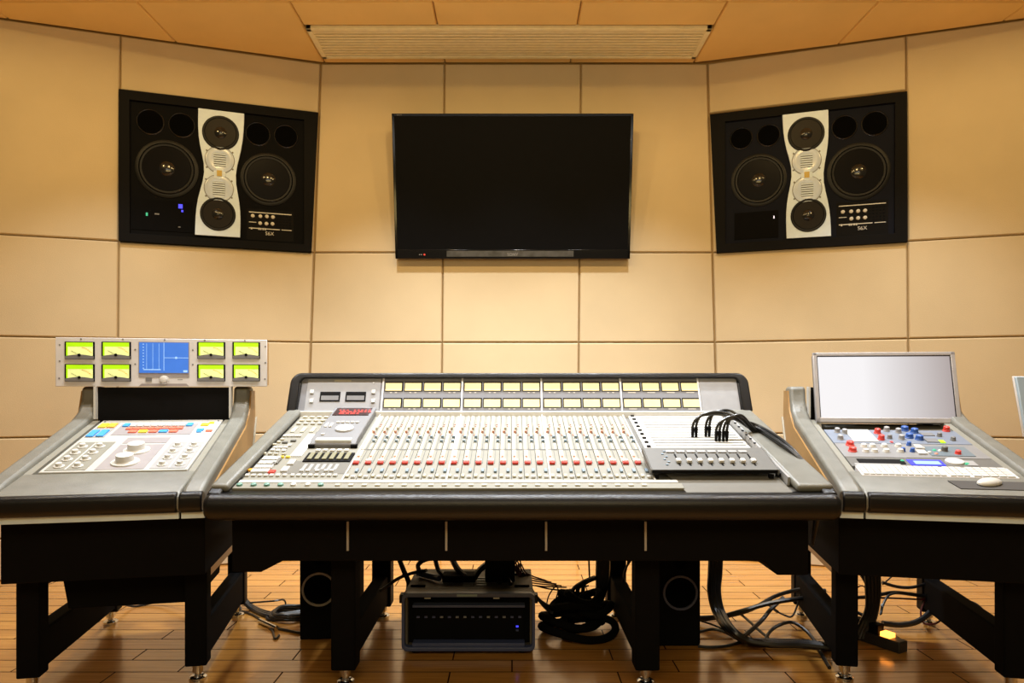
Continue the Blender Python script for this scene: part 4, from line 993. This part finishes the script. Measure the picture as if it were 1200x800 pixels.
# heap of coiled cable on the floor
for i in range(9):
    c = fl(682, 738, .012)+V((random.uniform(-.05, .05), random.uniform(-.03, .06), .017+.017*i))
    rx, ry = (.155-.010*i)*(1 if i % 2 == 0 else .62)+random.uniform(-.01, .01), (.12-.008*i)*(1 if i % 2 == 0 else .6)
    mb = MB(); ph = random.random()*6
    mb.tube([c+V((rx*math.cos(a), ry*math.sin(a), .014*math.sin(2*a+ph))) for a in [2*math.pi*k_/14 for k_ in range(14)]], .0165, 8, 4, closed=True)
    hl = ['lowest ring of the dark cable heap on the floor', 'second ring up in the dark cable heap', 'third ring up in the dark cable heap', 'fourth ring up in the dark cable heap', 'fifth ring up in the dark cable heap', 'sixth ring up in the dark cable heap', 'seventh ring up in the dark cable heap', 'eighth ring up in the dark cable heap', 'topmost ring of the dark cable heap on the floor'][i]
    tag(mb.build('cable_coil', M['matte']), hl, 'cable', 'dark cable heap beside the rack case')
for i in range(3):
    cable([at(669+i*7, 702, 2.98), at(672+i*6, 690-i*2, 3.0), at(683+i*4, 682-i, 3.0), at(697+i*3, 676, 3.02)], .009, label=['black cable arching from the heap to the hanging bundle, outer', 'black cable arching from the heap to the hanging bundle, middle', 'black cable arching from the heap to the hanging bundle, inner'][i], group='cables arching out of the heap')
for i in range(4):
    x = 702+i*3.2
    cable([at(x, 650, 3.02), at(x-.5, 672, 3.02), at(x-1-i, 692, 3.0), at(x-6-i*2, 712, 2.97)], .014, label=['thick black cable of the bundle hanging above the heap, nearest the rack case', 'thick black cable of the bundle hanging above the heap, second', 'thick black cable of the bundle hanging above the heap, third', 'thick black cable of the bundle hanging above the heap, nearest the console leg'][i], group='bundle hanging above the heap')
for i in range(3):
    cable([at(736+i*2, 655, 3.0), at(733-i, 672, 3.0), at(727+i*4, 690, 3.0), at(735+i*3, 702, 2.98), at(746, 708+i*3, 2.96)], .0045 if i else .003, 'cable' if i else 'redcable', label=['thin red wire hanging behind the console leg near the heap', 'thin black cable curving behind the console leg near the heap', 'second thin black cable curving behind the console leg near the heap'][i])
cable([at(690, 655, 3.05), at(690.5, 668, 3.05), at(691, 680, 3.05)], .004, label='thin straight wire hanging beside the bundle above the heap')
# thick bundle and cables towards the right desk
for i in range(5):
    dx = [0, 5, -5, 3, -2][i]; h = [.02, .02, .03, .05, .045][i]
    pts = [at(839+dx, 648, 2.97), at(838+dx, 672, 2.97), at(837+dx*.9, 693, 2.95), at(842+dx*.8, 716, 2.92), fl(856+dx*.7, 738, h+.03), fl(876+dx*.4, 750, h-.005), fl(905, 753+dx*.35, h-.008), fl(940, 754+dx*.3, h-.010), fl(975, 758+dx*.3, h-.010)]
    cable(pts, .0135, label=['thick black cable in the core of the bundle curving onto the floor', 'thick black cable on the outer curve of the large bundle', 'thick black cable on the side of the large bundle nearest the cabinet', 'thick black cable riding on top of the large bundle', 'thick black cable over the inner bend of the large bundle'][i], group='large bundle curving onto the floor')
right_cables = [
    ([(818, 724, .02), (845, 722, .04), (872, 715, .07), (900, 707, .10), (930, 702, .12), (950, 701, .12), (972, 708, .08)], .010, 'shiny black cable crossing level above the floor to the desk leg'),
    ([(818, 726, .01), (850, 722, .03), (880, 714, .05), (905, 700, .09), (925, 693, .13), (945, 690, .15), (968, 692, .15)], .009, 'black cable rising highest on its way to the desk leg'),
    ([(872, 745, .01), (884, 735, .02), (895, 724, .04), (903, 714, .07), (918, 700, .11)], .009, 'shiny black cable climbing steeply from the bundle'),
    ([(866, 718, .03), (876, 726, .03), (888, 737, .02), (900, 747, .01)], .006, 'black cable dropping steeply across the shiny one'),
    ([(896, 750, .01), (904, 738, .03), (916, 731, .05), (928, 729, .05), (940, 735, .04), (952, 747, .02), (962, 765, .0), (972, 782)], .007, 'black cable humping over the floor and ending by the desk foot'),
    ([(820, 740, .01), (835, 737, .015), (848, 740, .01), (858, 745)], .006, 'black cable bowing out from the cabinet, upper one'),
    ([(818, 757), (835, 758), (855, 756), (872, 750)], .006, 'black cable lying on the floor from the cabinet to the bundle'),
    ([(820, 727, .01), (833, 731, .01), (845, 736), (850, 740)], .004, 'thin black cable beside the cabinet'),
    ([(905, 713, .05), (918, 720, .04), (928, 722, .04), (934, 710, .08), (938, 696, .13)], .004, 'thin black cable hanging in a loop below the shiny one'),
    ([(870, 716, .05), (885, 711, .07), (900, 709, .08), (912, 716, .05)], .003, 'thin black wire arching above the floor bundle'),
]
for pts, r, lb in right_cables:
    cable([fl(p[0], p[1], r+(p[2] if len(p) > 2 else 0)) for p in pts], r, label=lb, group='cables between the console and the desk')
# under the right desk
for i in range(4):
    dx = i*4-6
    cable([at(1022+dx, 662, 2.88), at(1023+dx, 690, 2.87), at(1022+dx*.8, 712, 2.86), at(1016+dx, 730, 2.83), fl(1008+dx, 747, .014)], .012, label=['thick black cable hanging below the desk, nearest its front leg', 'thick black cable hanging below the desk, second from its front leg', 'thick black cable hanging below the desk, third from its front leg', 'thick black cable hanging below the desk, furthest from its front leg'][i], group='bundle hanging below the desk')
ud = [([(1034, 682, 3.0), (1050, 687, 3.0), (1068, 688, 3.0), (1088, 683, 3.02)], .007, 'cable', 'black cable sagging below the desk, upper strand'),
      ([(1000, 700, 3.0), (1020, 699, 3.0), (1034, 696, 3.0), (1050, 694, 3.0), (1075, 697, 3.0), (1095, 699, 3.0)], .008, 'cable', 'black cable running level below the desk behind the hanging bundle'),
      ([(1030, 700, 3.0), (1055, 701, 3.0), (1080, 702, 3.0), (1094, 700, 3.0)], .004, 'redcable', 'thin dark red wire running level below the desk'),
      ([(1034, 730, 2.95), (1055, 732, 2.95), (1075, 728, 2.95), (1090, 717, 2.97), (1098, 704, 3.0), (1094, 690, 3.0), (1088, 672, 3.02)], .012, 'cable', 'thick black cable swinging up below the desk to its rear leg'),
      ([(1034, 708, 2.95), (1032, 720, 2.92), (1035, 708, 2.95), (1042, 697, 2.98), (1056, 694, 3.0)], .005, 'cable', 'black cable bending sharply up beside the power strip'),
      ([(1084, 703, 3.0), (1079, 717, 2.97), (1083, 730, 2.94), (1097, 730, 2.93), (1107, 722, 2.95)], .004, 'redcable', 'red wire hanging in a ring below the desk'),
      ([(1122, 703, 2.9), (1140, 706, 2.88), (1152, 715, 2.86), (1160, 728, 2.83)], .006, 'cable', 'black cable arching behind the outer front leg of the desk'),
      ([(1006, 668, 3.0), (1014, 680, 2.98), (1020, 694, 2.96), (1030, 704, 2.94)], .009, 'cable', 'black cable slanting behind the hanging bundle below the desk'),
      ([(1034, 685, 3.0), (1042, 678, 3.0), (1048, 673, 3.0)], .003, 'cable', 'thin black wire sticking up beside the hanging bundle'),
      ([(1000, 716, 2.95), (1008, 719, 2.94), (1016, 724, 2.92), (1024, 733, 2.9)], .007, 'cable', 'black cable running down to the power strip'),
      ([(1002, 690, 3.0), (1010, 686, 3.0), (1018, 692, 3.0), (1026, 700, 2.98)], .003, 'redcable', 'thin red wire tangled behind the desk front leg'),
      ]
for p, r, m, lb in ud: cable([at(*q_) for q_ in p], r, m, label=lb, group='cables under the desk with the monitor')
# power strip
a, b = fl(1003, 746), fl(1050, 762); d = (b-a); ang = math.degrees(math.atan2(d.y, d.x))
PS = TR((a.x+b.x)/2, (a.y+b.y)/2, 0, ang)
ps = thing('power_strip', 'black power strip on the floor with a glowing orange switch', 'power strip', PS)
hl = d.length/2+.03
MB(PS).box(-hl, hl, -.027, .03, 0, .045).build('housing', mat('strip_black', (.02, .018, .016), .45), ps, bevel=.004)
MB(PS).box(hl-.085, hl-.045, -.018, .020, .045, .062).build('switch', M['glow'], ps, label='glowing orange rocker switch')
for i in range(2): MB(PS).box(-hl+.03+i*.07, -hl+.07+i*.07, -.02, .022, .045, .085).build('plug', M['black'], ps, bevel=.003)
# ------------------------------------------------------------------ camera, light
cd = bpy.data.cameras.new('camera'); cam = bpy.data.objects.new('camera', cd); col.objects.link(cam)
cam.location = (0, 0, H); cam.rotation_euler = (R(90), 0, 0); cd.sensor_width = 36; cd.lens = 24; cd.shift_y = (CY-400)/1200; cd.clip_start = .05
scn.camera = cam
def lamp(x, y, z, e, r=.06, c=(1, .86, .66)):
    l = bpy.data.lights.new('downlight', 'POINT'); l.energy = e; l.shadow_soft_size = r; l.color = c
    o = bpy.data.objects.new('downlight', l); o.location = (x, y, z); col.objects.link(o)
def spot(x, y, z, e, size, blend, c, r=.05, tx=0, ty=0):
    l = bpy.data.lights.new('ceiling_spot', 'SPOT'); l.energy = e; l.shadow_soft_size = r; l.color = c; l.spot_size = R(size); l.spot_blend = blend
    o = bpy.data.objects.new('ceiling_spot', l); o.location = (x, y, z); o.rotation_euler = (R(ty), R(tx), 0); col.objects.link(o)
for x, e in ((-2.1, 55), (-1.05, 100), (0, 130), (1.05, 100), (2.1, 55)): spot(x, 2.3, 3.28, e, 112, .8, (.96, 1, 1.06), .05)
for x in (-2.4, -1.2, 0, 1.2, 2.4): spot(x, 2.2, 3.26, 37, 172, .3, (1, .68, .27), .035)
for x in (-1.95, -.72, 0, .72, 1.95): spot(x, 3.12 if abs(x) > 1 else 3.34, 3.02, 185 if abs(x) < 1 else 115, 90, .9, (.94, 1, 1.06), .05)
def area(x, y, z, e, sx, sy, c, rx):
    l = bpy.data.lights.new('fill_light', 'AREA'); l.energy = e; l.shape = 'RECTANGLE'; l.size = sx; l.size_y = sy; l.color = c
    o = bpy.data.objects.new('fill_light', l); o.location = (x, y, z); o.rotation_euler = (R(rx), 0, 0); col.objects.link(o)
area(0, -.9, 2.7, 16, 3.2, .5, (1, .97, .9), 48)  # unseen neutral fill added behind the camera to lift the front floor
area(0, -.4, 1.9, 33, 3.2, .4, (1, .72, .27), 112)  # unseen warm uplight added to brighten the ceiling and upper walls
w = bpy.data.worlds.new('world'); scn.world = w; w.use_nodes = True
w.node_tree.nodes['Background'].inputs[0].default_value = (1, .74, .38, 1); w.node_tree.nodes['Background'].inputs[1].default_value = .11
scn.view_settings.view_transform = 'Standard'; scn.view_settings.look = 'None'; scn.view_settings.exposure = 0; scn.view_settings.gamma = 1
scn.cycles.max_bounces = 6; scn.cycles.use_denoising = True
